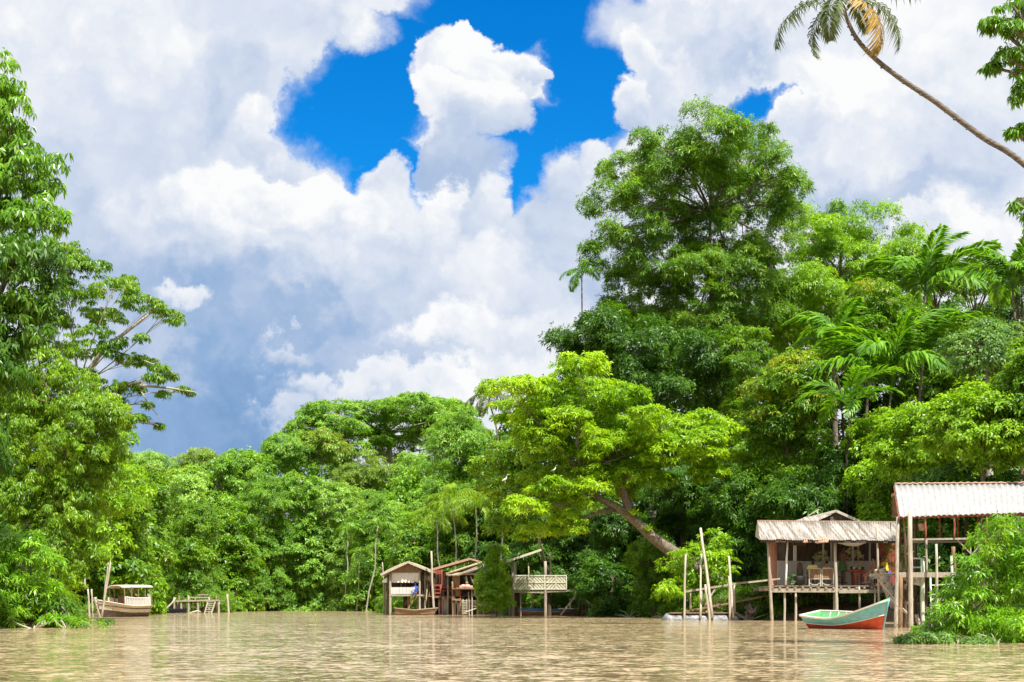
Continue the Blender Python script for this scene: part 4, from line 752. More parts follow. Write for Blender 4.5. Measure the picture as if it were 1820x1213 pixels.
# verandah roof
mb = MB(); mb.sheet(A(84, 146, 2.62), A(1420, 158, 2.62), A(1420, 190, 4.9), A(84, 180, 4.9), pitch=.105, amp=.018); part(mb, 'roof', 'roof_rust_rib_shade', hut)  # hidden rear slope, added to keep sunlight off the back wall
rf = MB(); rf.sheet(A(108, 316, -.45), A(1420, 326, -.45), A(1420, 150, 2.6), A(84, 140, 2.6), pitch=.105, amp=.018, rag=.05, seed=4, rows=3); part(rf, 'roof', 'roof_rust_rib_shade', hut)
mb = MB(); mb.beam(A(84, 136, 2.62), A(1420, 148, 2.62), .10, .05); part(mb, 'ridge_cap', 'roof_red', hut)
mb = MB(); mb.beam(A(112, 330, -.3), A(1420, 338, -.3), .05, .08)
for zx in range(150, 1400, 150): mb.beam(A(zx, 330, -.35), A(zx-20, 160, 2.5), .05, .07)
part(mb, 'rafter', 'dark_wood', hut)
mb = MB(); mb.slab([A(84, 145, 2.6), A(108, 316, -.4), A(66, 285, 2.0), A(70, 235, 2.5)], (0, .02, 0)); part(mb, 'gable_board', 'pale_wood', hut)
mb = MB()
for a_, b_ in ((515, 555), (625, 750)): mb.sheet(A(a_, 345, -.46), A(b_, 340, -.46), A(b_+6, 300, -.25), A(a_+6, 298, -.25), pitch=.105, amp=.02, rag=.06, seed=a_, rows=2)
part(mb, 'torn_sheet', 'roof_red', hut, 'torn rusty sheet ends under the eave')
# grey-white tarpaulin sagging under the eave
def cloth(name, pts_top, pts_bot, mat, parent, n=26, m=6, fold=.03, thick=.006, label=None, seed=3):
    rg = random.Random(seed); vs = []
    def ev(ps, t):
        x = t*(len(ps)-1); i = min(int(x), len(ps)-2); return Vector(ps[i]).lerp(Vector(ps[i+1]), x-i)
    for k in range(2):
        for i in range(n+1):
            for j in range(m+1):
                p = ev(pts_top, i/n).lerp(ev(pts_bot, i/n), j/m); vs.append(p + Vector((0, fold*math.sin(i*1.9+j*.8)*(j/m+.3) + k*thick, 0)))
    N_ = (n+1)*(m+1); fs = []
    for i in range(n):
        for j in range(m):
            q = (i*(m+1)+j, (i+1)*(m+1)+j, (i+1)*(m+1)+j+1, i*(m+1)+j+1); fs += [q, tuple(N_+x for x in q[::-1])]
    ring = [i*(m+1) for i in range(n+1)] + [n*(m+1)+j for j in range(1, m+1)] + [i*(m+1)+m for i in range(n-1, -1, -1)] + [j for j in range(m-1, 0, -1)]
    for a, b in zip(ring, ring[1:]+ring[:1]): fs.append((b, a, N_+a, N_+b))
    mb = MB(); mb.add(vs, fs, True); return part(mb, name, mat, parent, label)
cloth('tarpaulin', [A(555, 325, -.2), A(760, 335, -.2)], [A(555, 330, .3), A(650, 350, .5), A(760, 338, .3)], 'plastic_white', hut)
cloth('tarpaulin', [A(830, 335, -.2), A(1230, 335, -.2)], [A(830, 345, .3), A(930, 372, .6), A(1020, 378, .5), A(1100, 345, .3), A(1230, 345, .2)], 'plastic_white', hut)
M['plastic_dark'] = rough_mat('plastic_dark', (.05, .045, .04), (.20, .18, .16), (9, 9, 1.2), .35, .8, spec=.6)
cloth('plastic_curtain', [A(278, 325, .6), A(348, 325, .5)], [A(282, 505, .6), A(346, 498, .5)], 'plastic_dark', hut, fold=.05)
# rear gabled roof
gp = A(818, 52, 4.6); gl = A(440, 145, 4.6); gr_ = A(1050, 150, 4.6)
mb = MB(); mb.sheet(gl + Vector((-.3, 0, -.1)), gl + Vector((-.3, 5, -.1)), gp + Vector((0, 5, 0)), gp, pitch=.2, amp=.02)
part(mb, 'roof', 'roof_rust_rib_shade', hut); mb = MB(); mb.sheet(gp, gp + Vector((0, 5, 0)), gr_ + Vector((.4, 5, -.15)), gr_ + Vector((.4, 0, -.15)), pitch=.2, amp=.02); part(mb, 'roof', 'roof_rust_rib_shade', hut)
# the roof slope that faces the river at the left of the gable
mb = MB(); mb.sheet(A(440, 142, 3.6), A(640, 142, 3.6), A(812, 62, 4.7), A(540, 98, 4.7), pitch=.105, amp=.014); part(mb, 'roof', 'roof_rust_rib_shade', hut)
mb = MB(); mb.beam(gl + Vector((0, -.1, 0)), gp + Vector((0, -.1, .03)), .05, .12); mb.beam(gp + Vector((0, -.1, .03)), gr_ + Vector((0, -.1, 0)), .05, .12); part(mb, 'bargeboard', 'pale_wood', hut)
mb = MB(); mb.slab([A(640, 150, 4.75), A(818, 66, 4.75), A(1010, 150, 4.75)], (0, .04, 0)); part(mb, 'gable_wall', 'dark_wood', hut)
mb = MB(); mb.box(A(780, 122, 4.7), (.14, .06, .22)); mb.beam(A(700, 140, 4.68), A(960, 140, 4.68), .05, .06); part(mb, 'gable_frame', 'pale_wood', hut)
tag(MB().pole(A(550, 98, 3.5), A(662, 32, 3.4), .03).build('roof_pole', M['pale_wood']), 'thin pole lying slantwise on the hut roof before the gable', 'pole')
tag(MB().box(A(440, 345, 1.4), (.95, .5, .22)).box(A(480, 330, 1.5), (.4, .4, .15)).build('hanging_bundle', M['dark_wood']), 'dark bundle stowed under the verandah eave by the curtain', 'bundle')

# furniture and people on the verandah
def armchair(zxc, label):
    w = S(20, 63); c = A(zxc, 0, .35); t = empty('armchair', (c.x, c.y, fz), label, 'armchair', 'armchairs seen from the back')
    h = A(0, 583).z - fz; mb = MB()
    mb.beam((c.x-w/2, c.y, fz), (c.x-w/2, c.y, fz+h), .045, .05); mb.beam((c.x+w/2, c.y, fz), (c.x+w/2, c.y, fz+h), .045, .05); mb.beam((c.x-w/2-.02, c.y, fz+h), (c.x+w/2+.02, c.y, fz+h), .05, .045)
    mb.beam((c.x-w/2, c.y, fz+h*.40), (c.x+w/2, c.y, fz+h*.40), .04, .04); k = 8
    mb.tube([(c.x-w/2*math.cos(math.pi*i/k), c.y, fz+.20-.17*math.sin(math.pi*i/k)) for i in range(k+1)], .022, 6); part(mb, 'back_frame', 'pale_wood', t)
    mb = MB(); planks(mb, (c.x-w/2+.03, c.y+.01, 0), (c.x+w/2-.03, c.y+.01, 0), fz+h*.42, fz+h-.02, w=.085, t=.02); part(mb, 'backrest', 'brown_wood', t)
    mb = MB(); mb.box((c.x, c.y+.28, fz+h*.42), (w-.06, .5, .05)); part(mb, 'seat', 'brown_wood', t)
    for s in (-1, 1):
        mb = MB(); mb.beam((c.x+s*(w/2-.01), c.y+.05, fz+h*.72), (c.x+s*(w/2-.01), c.y+.55, fz+h*.70), .05, .035); part(mb, 'armrest', 'brown_wood', t)
        mb = MB(); mb.beam((c.x+s*(w/2-.03), c.y+.53, fz), (c.x+s*(w/2-.03), c.y+.53, fz+h*.70), .045, .045); part(mb, 'leg', 'brown_wood', t)
    return t
armchair(623, 'wooden armchair under the yellow-shirted sitter'); armchair(743, 'wooden armchair next to the thick verandah post')

M['skin'] = rough_mat('skin', (.30, .15, .085), (.36, .19, .11), (4, 4, 4), .55, .05)
M['skin_dark'] = rough_mat('skin_dark', (.14, .065, .04), (.18, .085, .055), (4, 4, 4), .55, .05)
M['hair'] = rough_mat('hair', (.008, .007, .006), (.02, .016, .012), (20, 20, 4), .5, .4)
for nm_, c_ in (('yellow_cloth', (.75, .56, .04)), ('pale_yellow_cloth', (.70, .62, .18)), ('green_cloth', (.05, .16, .04)), ('grey_cloth', (.42, .40, .37)), ('blue_cloth', (.03, .10, .38)), ('red_cloth', (.42, .06, .05)), ('pink_cloth', (.62, .36, .30)), ('dark_cloth', (.03, .03, .045)), ('white_cloth', (.68, .67, .65))):
    M[nm_] = rough_mat(nm_, c_, [x*1.12 for x in c_], (8, 8, 8), .9, .25)
def skin_obj(name, chains, mat, parent, sub=2):
    """one continuous body grown over chains: dict joints {name: (pos, radius)} and edges; baked to a mesh"""
    J, E = chains; keys = list(J); me = D.meshes.new(name); me.from_pydata([tuple(J[k][0]) for k in keys], [(keys.index(a), keys.index(b)) for a, b in E], [])
    o = D.objects.new(name, me); COL.objects.link(o)
    o.modifiers.new('skin', 'SKIN'); sv = me.skin_vertices[0].data
    for i, k in enumerate(keys): r = J[k][1]; sv[i].radius = (r, r); sv[i].use_root = (i == 0)
    s = o.modifiers.new('sub', 'SUBSURF'); s.levels = sub; s.render_levels = sub
    bpy.context.view_layer.update(); dg = bpy.context.evaluated_depsgraph_get(); m2 = D.meshes.new_from_object(o.evaluated_get(dg)); D.objects.remove(o)
    m2.polygons.foreach_set('use_smooth', np.ones(len(m2.polygons), bool)); off = Vector((0, 0, 0)); q = parent
    while q is not None: off += q.location; q = q.parent
    m2.transform(Matrix.Translation(-off)); m2.name = name; m2.materials.clear(); return link_mesh(name, m2, M[mat], parent)
def person(label, pelvis, face, J2, skin='skin', scale=1.0, shirt=None, legs=None, legs_kind='shorts', hair_long=False):
    """pelvis: world point; face: unit direction the person faces; J2: local joints (side, forward, up) in metres relative to the pelvis:
    chest, neck, head, and per side s: elbow_s, hand_s, knee_s, foot_s"""
    f = Vector(face).normalized(); sd = Vector((f.y, -f.x, 0)); pel = Vector(pelvis); root = empty('person', pel, label, 'person')
    def w(v): return pel + (sd*v[0] + f*v[1] + Vector((0, 0, v[2])))*scale
    J = {'pelvis': (w((0, 0, 0)), .13*scale), 'waist': (w([J2['chest'][i]*.45 for i in range(3)]), .115*scale), 'chest': (w(J2['chest']), .135*scale), 'neck': (w(J2['neck']), .052*scale)}
    hd = Vector(J2['head']); nk = Vector(J2['neck']); up = (hd-nk).normalized()
    J['jaw'] = (w(nk + up*.055 + Vector((0, .025, 0))), .055*scale); J['head'] = (w(hd + up*.0), .085*scale); J['top'] = (w(hd + up*.075), .062*scale); J['nose'] = (w(hd + Vector((0, .10, -.02))), .014*scale)
    E = [('pelvis', 'waist'), ('waist', 'chest'), ('chest', 'neck'), ('neck', 'jaw'), ('jaw', 'head'), ('head', 'top'), ('head', 'nose')]
    for s, q in (('l', -1), ('r', 1)):
        sh = Vector(J2['chest']) + Vector((q*.18, 0, .06)); el = Vector(J2['elbow_'+s]); ha = Vector(J2['hand_'+s])
        J['sh'+s] = (w(sh), .058*scale); J['el'+s] = (w(el), .04*scale); J['wr'+s] = (w(ha), .026*scale)
        hdv = (ha-el).normalized(); J['pm'+s] = (w(ha + hdv*.055), .034*scale)
        E += [('chest', 'sh'+s), ('sh'+s, 'el'+s), ('el'+s, 'wr'+s), ('wr'+s, 'pm'+s)]
        hp = Vector((q*.095, 0, -.04)); kn = Vector(J2['knee_'+s]); ft = Vector(J2['foot_'+s])
        J['hp'+s] = (w(hp), .088*scale); J['kn'+s] = (w(kn), .056*scale); J['cf'+s] = (w(kn.lerp(ft, .35)), .053*scale); J['an'+s] = (w(ft), .036*scale); J['to'+s] = (w(ft + Vector((0, .17, -.045))), .030*scale)
        E += [('pelvis', 'hp'+s), ('hp'+s, 'kn'+s), ('kn'+s, 'cf'+s), ('cf'+s, 'an'+s), ('an'+s, 'to'+s)]
    body = skin_obj('body', (J, E), skin, root)
    for s, q in (('l', -1), ('r', 1)):                       # fingers rooted in the palm, joined to the body mesh
        el = Vector(J2['elbow_'+s]); ha = Vector(J2['hand_'+s]); d = (ha-el).normalized(); side = d.cross(Vector((0, 0, 1)));
        side = (side if side.length > .1 else Vector((1, 0, 0))).normalized(); cu = side.cross(d); mbf = MB()
        for i in range(5):
            if i < 4: b = ha + d*.07 + side*(.026*(i-1.5)*.8); dd = d; ln = (.065, .075, .07, .055)[i]
            else: b = ha + d*.035 + side*(-.03*q); dd = (d*.7 - side*q*.7).normalized(); ln = .05
            mbf.tube([w(b), w(b + dd*ln*.5 - cu*.006), w(b + dd*ln*.9 - cu*.02)], [.0095*scale, .0085*scale, .007*scale], 6)
        o = mbf.build('hand', M[skin], root)
    e = MB()
    for q in (-1, 1): e.ball(w(hd + Vector((q*.032, .078, .012))), .011*scale, 6, 4)
    e.build('eye', M['hair'], root)
    h = MB(); h.ball(w(hd + up*.045 + Vector((0, -.018, 0))), (.098*scale, .102*scale, .088*scale), 12, 8)
    if hair_long: h.ball(w(hd + Vector((0, -.075, -.07))), (.075*scale, .05*scale, .13*scale), 10, 7)
    h.build('hair', M['hair'], root)
    if shirt:
        Js = {k: (v[0], v[1]*1.17+.006) for k, v in J.items() if k in ('pelvis', 'waist', 'chest', 'shl', 'shr')}; Es = [('pelvis', 'waist'), ('waist', 'chest'), ('chest', 'shl'), ('chest', 'shr')]
        for s in 'lr': Js['sl'+s] = (J['sh'+s][0].lerp(J['el'+s][0], .62), .058*scale); Es.append(('sh'+s, 'sl'+s))
        Js['col'] = (J['chest'][0].lerp(J['neck'][0], .55), .075*scale); Es.append(('chest', 'col'))
        skin_obj('shirt', (Js, Es), shirt, root)
    if legs:
        if legs_kind == 'skirt':
            mbs = MB(); c0 = J['pelvis'][0]; L_ = .42*scale; n = 18; vs = []
            for j in range(6):
                for i in range(n):
                    a = 2*math.pi*i/n; r = (.15+.05*j/5+.008*math.sin(i*3))*scale; vs.append(c0 + Vector((r*math.cos(a), r*math.sin(a)*.85, .08*scale - L_*j/5)))
            fs = [(j*n+i, j*n+(i+1) % n, (j+1)*n+(i+1) % n, (j+1)*n+i) for j in range(5) for i in range(n)] + [tuple(range(n)), tuple(range(5*n, 6*n))[::-1]]
            mbs.add(vs, fs, True); mbs.build('skirt', M[legs], root)
        else:
            Js = {'pelvis': (J['pelvis'][0], .15*scale)}; Es = []
            for s in 'lr': Js['hp'+s] = (J['hp'+s][0], .105*scale); Js['k'+s] = (J['hp'+s][0].lerp(J['kn'+s][0], .8), .085*scale); Es += [('pelvis', 'hp'+s), ('hp'+s, 'k'+s)]
            skin_obj('shorts', (Js, Es), legs, root)
    return root
SIT = dict(chest=(0, -.02, .36), neck=(0, .0, .55), head=(0, .02, .69), elbow_l=(-.25, .05, .17), elbow_r=(.25, .05, .17), hand_l=(-.2, .3, .14), hand_r=(.2, .3, .14), knee_l=(-.12, .42, .02), knee_r=(.12, .42, .02), foot_l=(-.12, .46, -.38), foot_r=(.12, .46, -.38))
STAND = dict(chest=(0, 0, .38), neck=(0, .01, .57), head=(0, .03, .70), elbow_l=(-.28, -.02, .16), elbow_r=(.28, -.02, .16), hand_l=(-.2, .18, .12), hand_r=(.2, .18, .12), knee_l=(-.1, .03, -.42), knee_r=(.1, .03, -.42), foot_l=(-.11, 0, -.84), foot_r=(.11, 0, -.84))
person('person in yellow shirt sitting with back to the river, black hair in a bun', A(602, 0, .62)*1+Vector((0, 0, fz+.43-A(602, 0).z)), (0, 1, 0), SIT, 'skin', .95, 'pale_yellow_cloth', 'grey_cloth', hair_long=True)
person('small bare-shouldered person sitting low beside the thick verandah post, back turned', A(735, 0, .62)+Vector((0, 0, fz+.42-A(735, 0).z)), (.1, 1, 0), SIT, 'skin', .8, 'pink_cloth', 'grey_cloth')
person('bare-chested person in green skirt standing in the verandah shade', A(885, 0, 1.6)+Vector((0, 0, fz+.91*1.02-A(885, 0).z)), (.9, .35, 0), STAND, 'skin_dark', 1.02, None, 'green_cloth', 'skirt')
sp = dict(SIT); sp.update(hand_l=(-.16, .38, .05), hand_r=(.16, .42, .0), elbow_l=(-.25, .2, .16), elbow_r=(.24, .22, .12), knee_l=(-.1, .40, .0), knee_r=(.12, .42, .03), foot_l=(-.1, .47, -.36), foot_r=(.12, .34, -.38))
person('bare-chested person on a stool with bare legs, facing the table', A(1180, 0, .75)+Vector((0, 0, fz+.46-A(1180, 0).z)), (-1, -.12, 0), sp, 'skin', 1.0, None, 'white_cloth')
person('person in bright yellow shirt bent forward at the end of the verandah', A(1290, 0, 1.5)+Vector((0, 0, fz+.50-A(1290, 0).z)), (-.75, .6, 0), dict(SIT, chest=(0, .08, .33), neck=(0, .2, .47), head=(0, .28, .58)), 'skin_dark', 1.08, 'yellow_cloth', 'blue_cloth')
# table, pots, stools, plants
tb = empty('table', (A(1065, 0).x, 64.2, fz), 'dark red wooden table carrying pots on the verandah', 'table')
tz = A(0, 598).z; tx0, tx1 = A(985, 0).x, A(1150, 0).x
part(MB().box(((tx0+tx1)/2, 64.2, tz), (tx1-tx0, .7, .05)), 'tabletop', 'red_wood', tb)
for x in (tx0+.3, tx1-.08):
    for y in (63.95, 64.45): part(MB().beam((x, y, fz), (x, y, tz-.03), .08, .08), 'leg', 'red_wood', tb)
part(MB().beam((tx0+.3, 63.95, tz-.09), (tx1-.08, 63.95, tz-.09), .02, .1), 'apron', 'red_wood', tb)
M['metal'] = rough_mat('pot_metal', (.35, .35, .34), (.5, .5, .48), (4, 4, 4), .35, .1, metal=.8); M['metal_dark'] = rough_mat('pot_black', (.03, .03, .03), (.08, .08, .08), (4, 4, 4), .4, .2, metal=.4)
for zx, r, hh, m_, lb in ((1003, .05, .10, 'metal', 'small shiny can, outermost on the red table'), (1020, .06, .16, 'metal_dark', 'black pot near the outer end of the red table'), (1045, .075, .17, 'metal', 'round aluminium pot in the middle of the red table'), (1066, .05, .10, 'metal_dark', 'small black cup between two pots on the red table'), (1098, .07, .14, 'metal', 'wide metal pan beside the sitter on the red table'), (1130, .06, .16, 'metal_dark', 'black kettle by the sitter on the red table')):
    x = A(zx, 0).x; t = MB().lathe((x, 64.1, tz+.025), [(r*.8, 0), (r, hh*.15), (r, hh*.8), (r*.95, hh*.82), (r*.3, hh*.95), (r*.15, hh*1.1), (.01, hh*1.12)], 12).build('cooking_pot', M[m_]); tag(t, lb, 'pot', 'pots on the red table')
for zx, y, lb, m_ in ((1175, 63.85, 'stool under the bare-legged sitter', 'grey_wood'), (940, 64.9, 'stool between the standing person and the red table', 'dark_wood')):
    x = A(zx, 0).x; st = empty('stool', (x, y, fz), lb, 'stool'); part(MB().box((x, y, fz+.42), (.36, .32, .04)), 'seat', m_, st)
    for sx_ in (-1, 1):
        for sy_ in (-1, 1): part(MB().beam((x+sx_*.13, y+sy_*.12, fz+.41), (x+sx_*.17, y+sy_*.15, fz), .035, .035), 'leg', m_, st)
    part(MB().beam((x-.15, y-.13, fz+.17), (x+.15, y-.13, fz+.17), .025, .03), 'stretcher', m_, st)
bn = A(475, 740, .3)
tag(MB().lathe((bn.x, bn.y, fz), [(.2, 0), (.26, .1), (.27, .42), (.24, .44), (.05, .45)], 14).build('plant_tub', M['hair']), 'black tub on the verandah edge', 'tub')
mb = MB(); mb.lathe((A(507, 0).x, 63.55, fz), [(.13, 0), (.16, .3), (.15, .7), (.10, 1.0), (.02, 1.08)], 10); tag(mb.build('covered_bundle', M['dark_wood']), 'tall dark hooded shape standing beside the black tub', 'bundle')
def potted(label, zx, zy, rx, rz, dy, mat, seed, L=.10):
    p = A(zx, zy, dy); rt = tree('potted_plant', label, [(np.array([p.x, p.y, p.z]), np.array([S(rx, 63), S(rx, 63)*.7, S(rz, 63)])), (np.array([p.x+.1, p.y, p.z-.25]), np.array([S(rx, 63)*.7, .15, S(rz, 63)*.8]))], mat, base=(p.x, p.y, fz+.02), seed=seed, cat='plant', r0=.02, L=L, sub=.13, cover=.65, kind='tuft', twig=.005, inner=.0)
potted('sparse pale-leaved plant on the verandah floor beside the black tub', 400, 660, 9, 9, .35, 'leaf_grey', 201)
potted('pale flowering plant above the armchairs against the white wall', 690, 500, 15, 15, 2.4, 'flower', 202)
potted('whitish blossoming shrub between standing person and table', 985, 520, 17, 22, 2.2, 'flower', 203)
potted('green plant hanging at the yellow-shirted person on the verandah end', 1370, 470, 16, 22, .3, 'leaf_near', 204, .14)
mb = MB(); k = [A(1235, 590, -.3), A(1275, 690, -.35), A(1320, 790, -.4), A(1370, 900, -.45), A(1400, 1010, -.5), A(1410, 1100, -.5)]
mb.tube(smooth_path(k, 20), [.22+.06*i/24+.02*math.sin(i*1.7) for i in range(len(smooth_path(k, 20)))], 12); mb.tube([A(1240, 640, -.3), A(1205, 610, -.2), A(1185, 600, 0)], [.17, .13, .07], 8)
lg = mb.build('leaning_log', M['log']); tag(lg, 'mottled thick log leaning against the end of the verandah', 'log')
mb = MB(); mb.beam(A(0, 715, -.1) + Vector((-.0, 0, 0)), A(295, 680, .2), .05, .07); tag(mb.build('handrail', M['grey_wood']), 'short rail butting against the corner of the verandah', 'rail')

# ------------------------------------------------------------------ gangway, pontoon and poles
B = Q(66, 1160, 840, 4.044)
gw = empty('gangway', (B(560, 0).x, 66, 0), 'railed plank gangway sloping up from the pontoon to the verandah', 'gangway')
part(MB().beam(B(232, 1000), B(560, 940, .3), .5, .06).beam(B(560, 940, .3), B(850, 880, .6), .45, .06), 'walkway', 'brown_wood', gw)
part(MB().beam(B(232, 858), B(560, 806), .05, .09).beam(B(545, 806, .01), B(860, 768, .1), .05, .09), 'handrail', 'grey_wood', gw)
for a, b, r in (((272, 995), (274, 855), .045), ((345, 1000), (352, 840), .05), ((592, 1075), (586, 800), .055), ((372, 965), (460, 820), .04)): part(MB().pole(B(*a, .05), B(*b, .05), r, r, 7), 'post' if a[0] != 372 else 'brace', 'pale_wood', gw)
pt = empty('pontoon', (B(330, 0).x, 65, 0), 'low dark tarpaulin-covered float moored between the poles', 'pontoon')
M['tar'] = rough_mat('tar_sheet', (.05, .052, .055), (.30, .31, .32), (1.5, 1.5, 3), .4, 1.0, (.45, .44, .42), .6, 3, spec=.5)
x0_, x1_ = B(50, 0).x, B(600, 0).x; zt = B(0, 1012).z; vs = []; n = 30; m = 10; rg = random.Random(8)
for i in range(n+1):
    x = x0_+(x1_-x0_)*i/n; e = min(1, (i/n)/.05, (1-i/n)/.05)**.5 if 0 < i < n else .35
    for j in range(m): a = 2*math.pi*j/m; vs.append((x, 65+(.50*math.cos(a))*e+rg.uniform(-.02, .02), -.05 + (zt+.05)*max(-.6, math.sin(a)*1.15 if math.sin(a)*1.15 < 1 else 1)*e + rg.uniform(-.015, .015)))
fs = [(i*m+j, i*m+(j+1) % m, (i+1)*m+(j+1) % m, (i+1)*m+j) for i in range(n) for j in range(m)] + [tuple(range(m))[::-1], tuple(n*m+j for j in range(m))]
part(MB().add(vs, fs, True), 'float', 'tar', pt); part(MB().box(((x0_+x1_)/2+.1, 65, zt+.02), (x1_-x0_-.5, .8, .05)), 'deck', 'brown_wood', pt)
pgp = 'mooring poles around the dark float'
for a, b, r, lb in (((222, 1085), (238, 590), .055, 'pole at the outer end of the dark float'), ((430, 1000), (344, 400), .075, 'tallest thick pole leaning over the dark float'), ((420, 1082), (378, 805), .06, 'short rough leaning pole crossing the gangway foot'), ((556, 1078), (549, 745), .055, 'shorter one of the twin poles at the inner end of the float'), ((580, 1000), (548, 602), .06, 'green-topped taller one of the twin poles at the inner end'), ((343, 1000), (350, 590), .055, 'upright pole between outer pole and tallest pole')):
    tag(MB().pole(B(*a, -1.5)-Vector((0, 0, .3)), B(*b, -1.5 if a[1] > 1050 else -.2), r, r*.8, 8, .02).build('mooring_pole', M['pale_wood']), lb, 'pole', pgp)
# dry fallen palm fronds between gangway and stilts
var = [frond_mesh(2.6, .05, 40, .9, np.random.default_rng(5), .5, .9, 40), frond_mesh(2.2, .05, 36, 1.4, np.random.default_rng(6), .5, 1.1, 45)]
for v in var: v.materials.append(M['dry'])
rg = random.Random(12); fr = 0
for i in range(46):
    p = Vector((B(rg.uniform(600, 900) if i < 40 else rg.uniform(380, 600), 0).x, rg.uniform(66.6, 68.6), rg.uniform(.0, 1.1 if i < 40 else .4)))
    o = D.objects.new('dry_frond', var[i % 2]); COL.objects.link(o); o.location = p; o.rotation_euler = (rg.uniform(-.9, .9), rg.uniform(.2, .75), rg.uniform(0, 6.28)); s = rg.uniform(.5, .85); o.scale = (s, s, s)
    tag(o, 'dry brown fallen palm frond heaped between gangway and verandah stilts', 'dry frond', 'dry fronds heaped beside the verandah')

# ------------------------------------------------------------------ rowing boat (distance 43 m)
def hull(L, beam, stations, zoff=0):
    """stations: (t, half beam at sheer, sheer height, keel height, chine half beam, chine height); returns ring points per station, port keel -> sheer"""
    return stations
M['boat_red'] = rough_mat('boat_red', (.46, .065, .035), (.56, .10, .05), (2, 2, 5), .55, .15, (.20, .05, .035), .57, 5)
M['boat_blue'] = rough_mat('boat_blue', (.13, .40, .47), (.22, .50, .56), (2, 2, 5), .5, .12, (.36, .38, .30), .57, 5)
M['boat_green'] = rough_mat('boat_green', (.10, .36, .14), (.18, .48, .22), (3, 3, 3), .6, .12, (.38, .44, .30), .58, 5)
M['boat_teal'] = rough_mat('boat_teal', (.03, .28, .30), (.06, .36, .38), (3, 3, 3), .5, .1)
M['boat_cream'] = rough_mat('boat_cream', (.62, .58, .48), (.74, .71, .62), (3, 3, 8), .6, .2, (.34, .30, .22), .62, 6)
def boat(name, label, cat, origin, yaw, L, beam, sheer, keel, split, mats, thick=.04, bow=.32, transom=.45, n=30, roll=0, flare=.72, deck=0.0, inside='boat_green'):
    """open boat along +X (bow at +L/2). sheer(t), keel(t) heights over the water, split(t) the paint line"""
    rt = empty(name, origin, label, cat); rt.rotation_euler = (roll, 0, yaw); rt.location = Vector((0, 0, 0)); ts = [i/n for i in range(n+1)]
    def hb(t): return beam/2*(max(0, 1 - ((t-.42)/.60)**2 if t > .42 else 1-(1-transom)*((.42-t)/.42)**2))**.62 if t < .999 else .012
    def pt(t, v, side, out=0.0):          # v: 0 keel .. 1 sheer
        x = -L/2 + L*t + (bow*t**6)*(v-.35)*1.2 - (.10*(1-t)**4)*(v-.5); w = hb(t)
        pr = (v**.55)*(flare+(1-flare)*v); z = keel(t) + (sheer(t)-keel(t))*v; return Vector((x, side*max(0.0, w*pr+out), z))
    def band(v0, v1, mat, nm, m=6, out=0.0, lab=None):
        mb = MB()
        for side in (-1, 1):
            vs = [pt(t, (v0(t)+(v1(t)-v0(t))*j/m), side, out) for t in ts for j in range(m+1)]; k = m+1
            fs = [(i*k+j, (i+1)*k+j, (i+1)*k+j+1, i*k+j+1) if side > 0 else (i*k+j+1, (i+1)*k+j+1, (i+1)*k+j, i*k+j) for i in range(n) for j in range(m)]; mb.add(vs, fs, True)
        row = [pt(0, v0(0)+(v1(0)-v0(0))*j/m, sgn, out) for sgn in (-1, 1) for j in range(m+1)]; k = m+1
        mb.add(row, [(j, j+1, k+j+1, k+j) for j in range(m)])
        o = mb.build(nm, M[mat], rt); 
        if lab: o['label'] = lab
        return o
    band(lambda t: 0.0, split, mats[0], 'hull_bottom'); band(split, lambda t: 1.0, mats[1], 'hull_side')
    mb = MB()                               # rubbing strake along the paint line and the gunwale
    for side in (-1, 1): mb.tube([pt(t, split(t), side, .008) for t in ts], .014, 6)
    mb.build('strake', M[mats[2]], rt)
    mb = MB()
    for side in (-1, 1):
        vs = []
        for t in ts:
            for o_, z_ in ((.02, -.03), (.02, .02), (-thick-.02, .02), (-thick-.02, -.03)): q = pt(t, 1, side, o_); q.z += z_; vs.append(q)
        fs = [(i*4+j, i*4+(j+1) % 4, (i+1)*4+(j+1) % 4, (i+1)*4+j) for i in range(n) for j in range(4)]; mb.add(vs, fs)
    q0, q1 = pt(0, 1, -1), pt(0, 1, 1); mb.beam(q0, q1, .07, .05); mb.build('gunwale', M[mats[3]], rt)
    mb = MB()                               # inside skin and floor
    for side in (-1, 1):
        m = 5; k = m+1; vs = [pt(t, .16+.82*j/m, side, -thick) for t in ts for j in range(k)]; mb.add(vs, [(i*k+j+1, (i+1)*k+j+1, (i+1)*k+j, i*k+j) if side > 0 else (i*k+j, (i+1)*k+j, (i+1)*k+j+1, i*k+j+1) for i in range(n) for j in range(m)], True)
    vs = [pt(t, .16, s, -thick) for t in ts for s in (-1, 1)]; mb.add(vs, [(i*2, i*2+1, i*2+3, i*2+2) for i in range(n)])
    row = [pt(0, .16+.82*j/5, s, -thick)+Vector((thick, 0, 0)) for s in (-1, 1) for j in range(6)]; mb.add(row, [(j, 6+j, 6+j+1, j+1) for j in range(5)])
    mb.build('inside', M[inside], rt)
    for t in (.22, .45, .64):
        q = pt(t, .72, 1, -thick); mb = MB(); mb.box((q.x, 0, q.z), (.22, 2*q.y, .03)); mb.build('thwart', M[inside], rt)
    mb = MB()
    for i in range(4, n-4, 3):
        for s in (-1, 1): mb.tube([pt(ts[i], v, s, -thick-.006) for v in (.18, .4, .6, .8, .97)], .014, 5)
    mb.build('rib', M[mats[2]], rt)
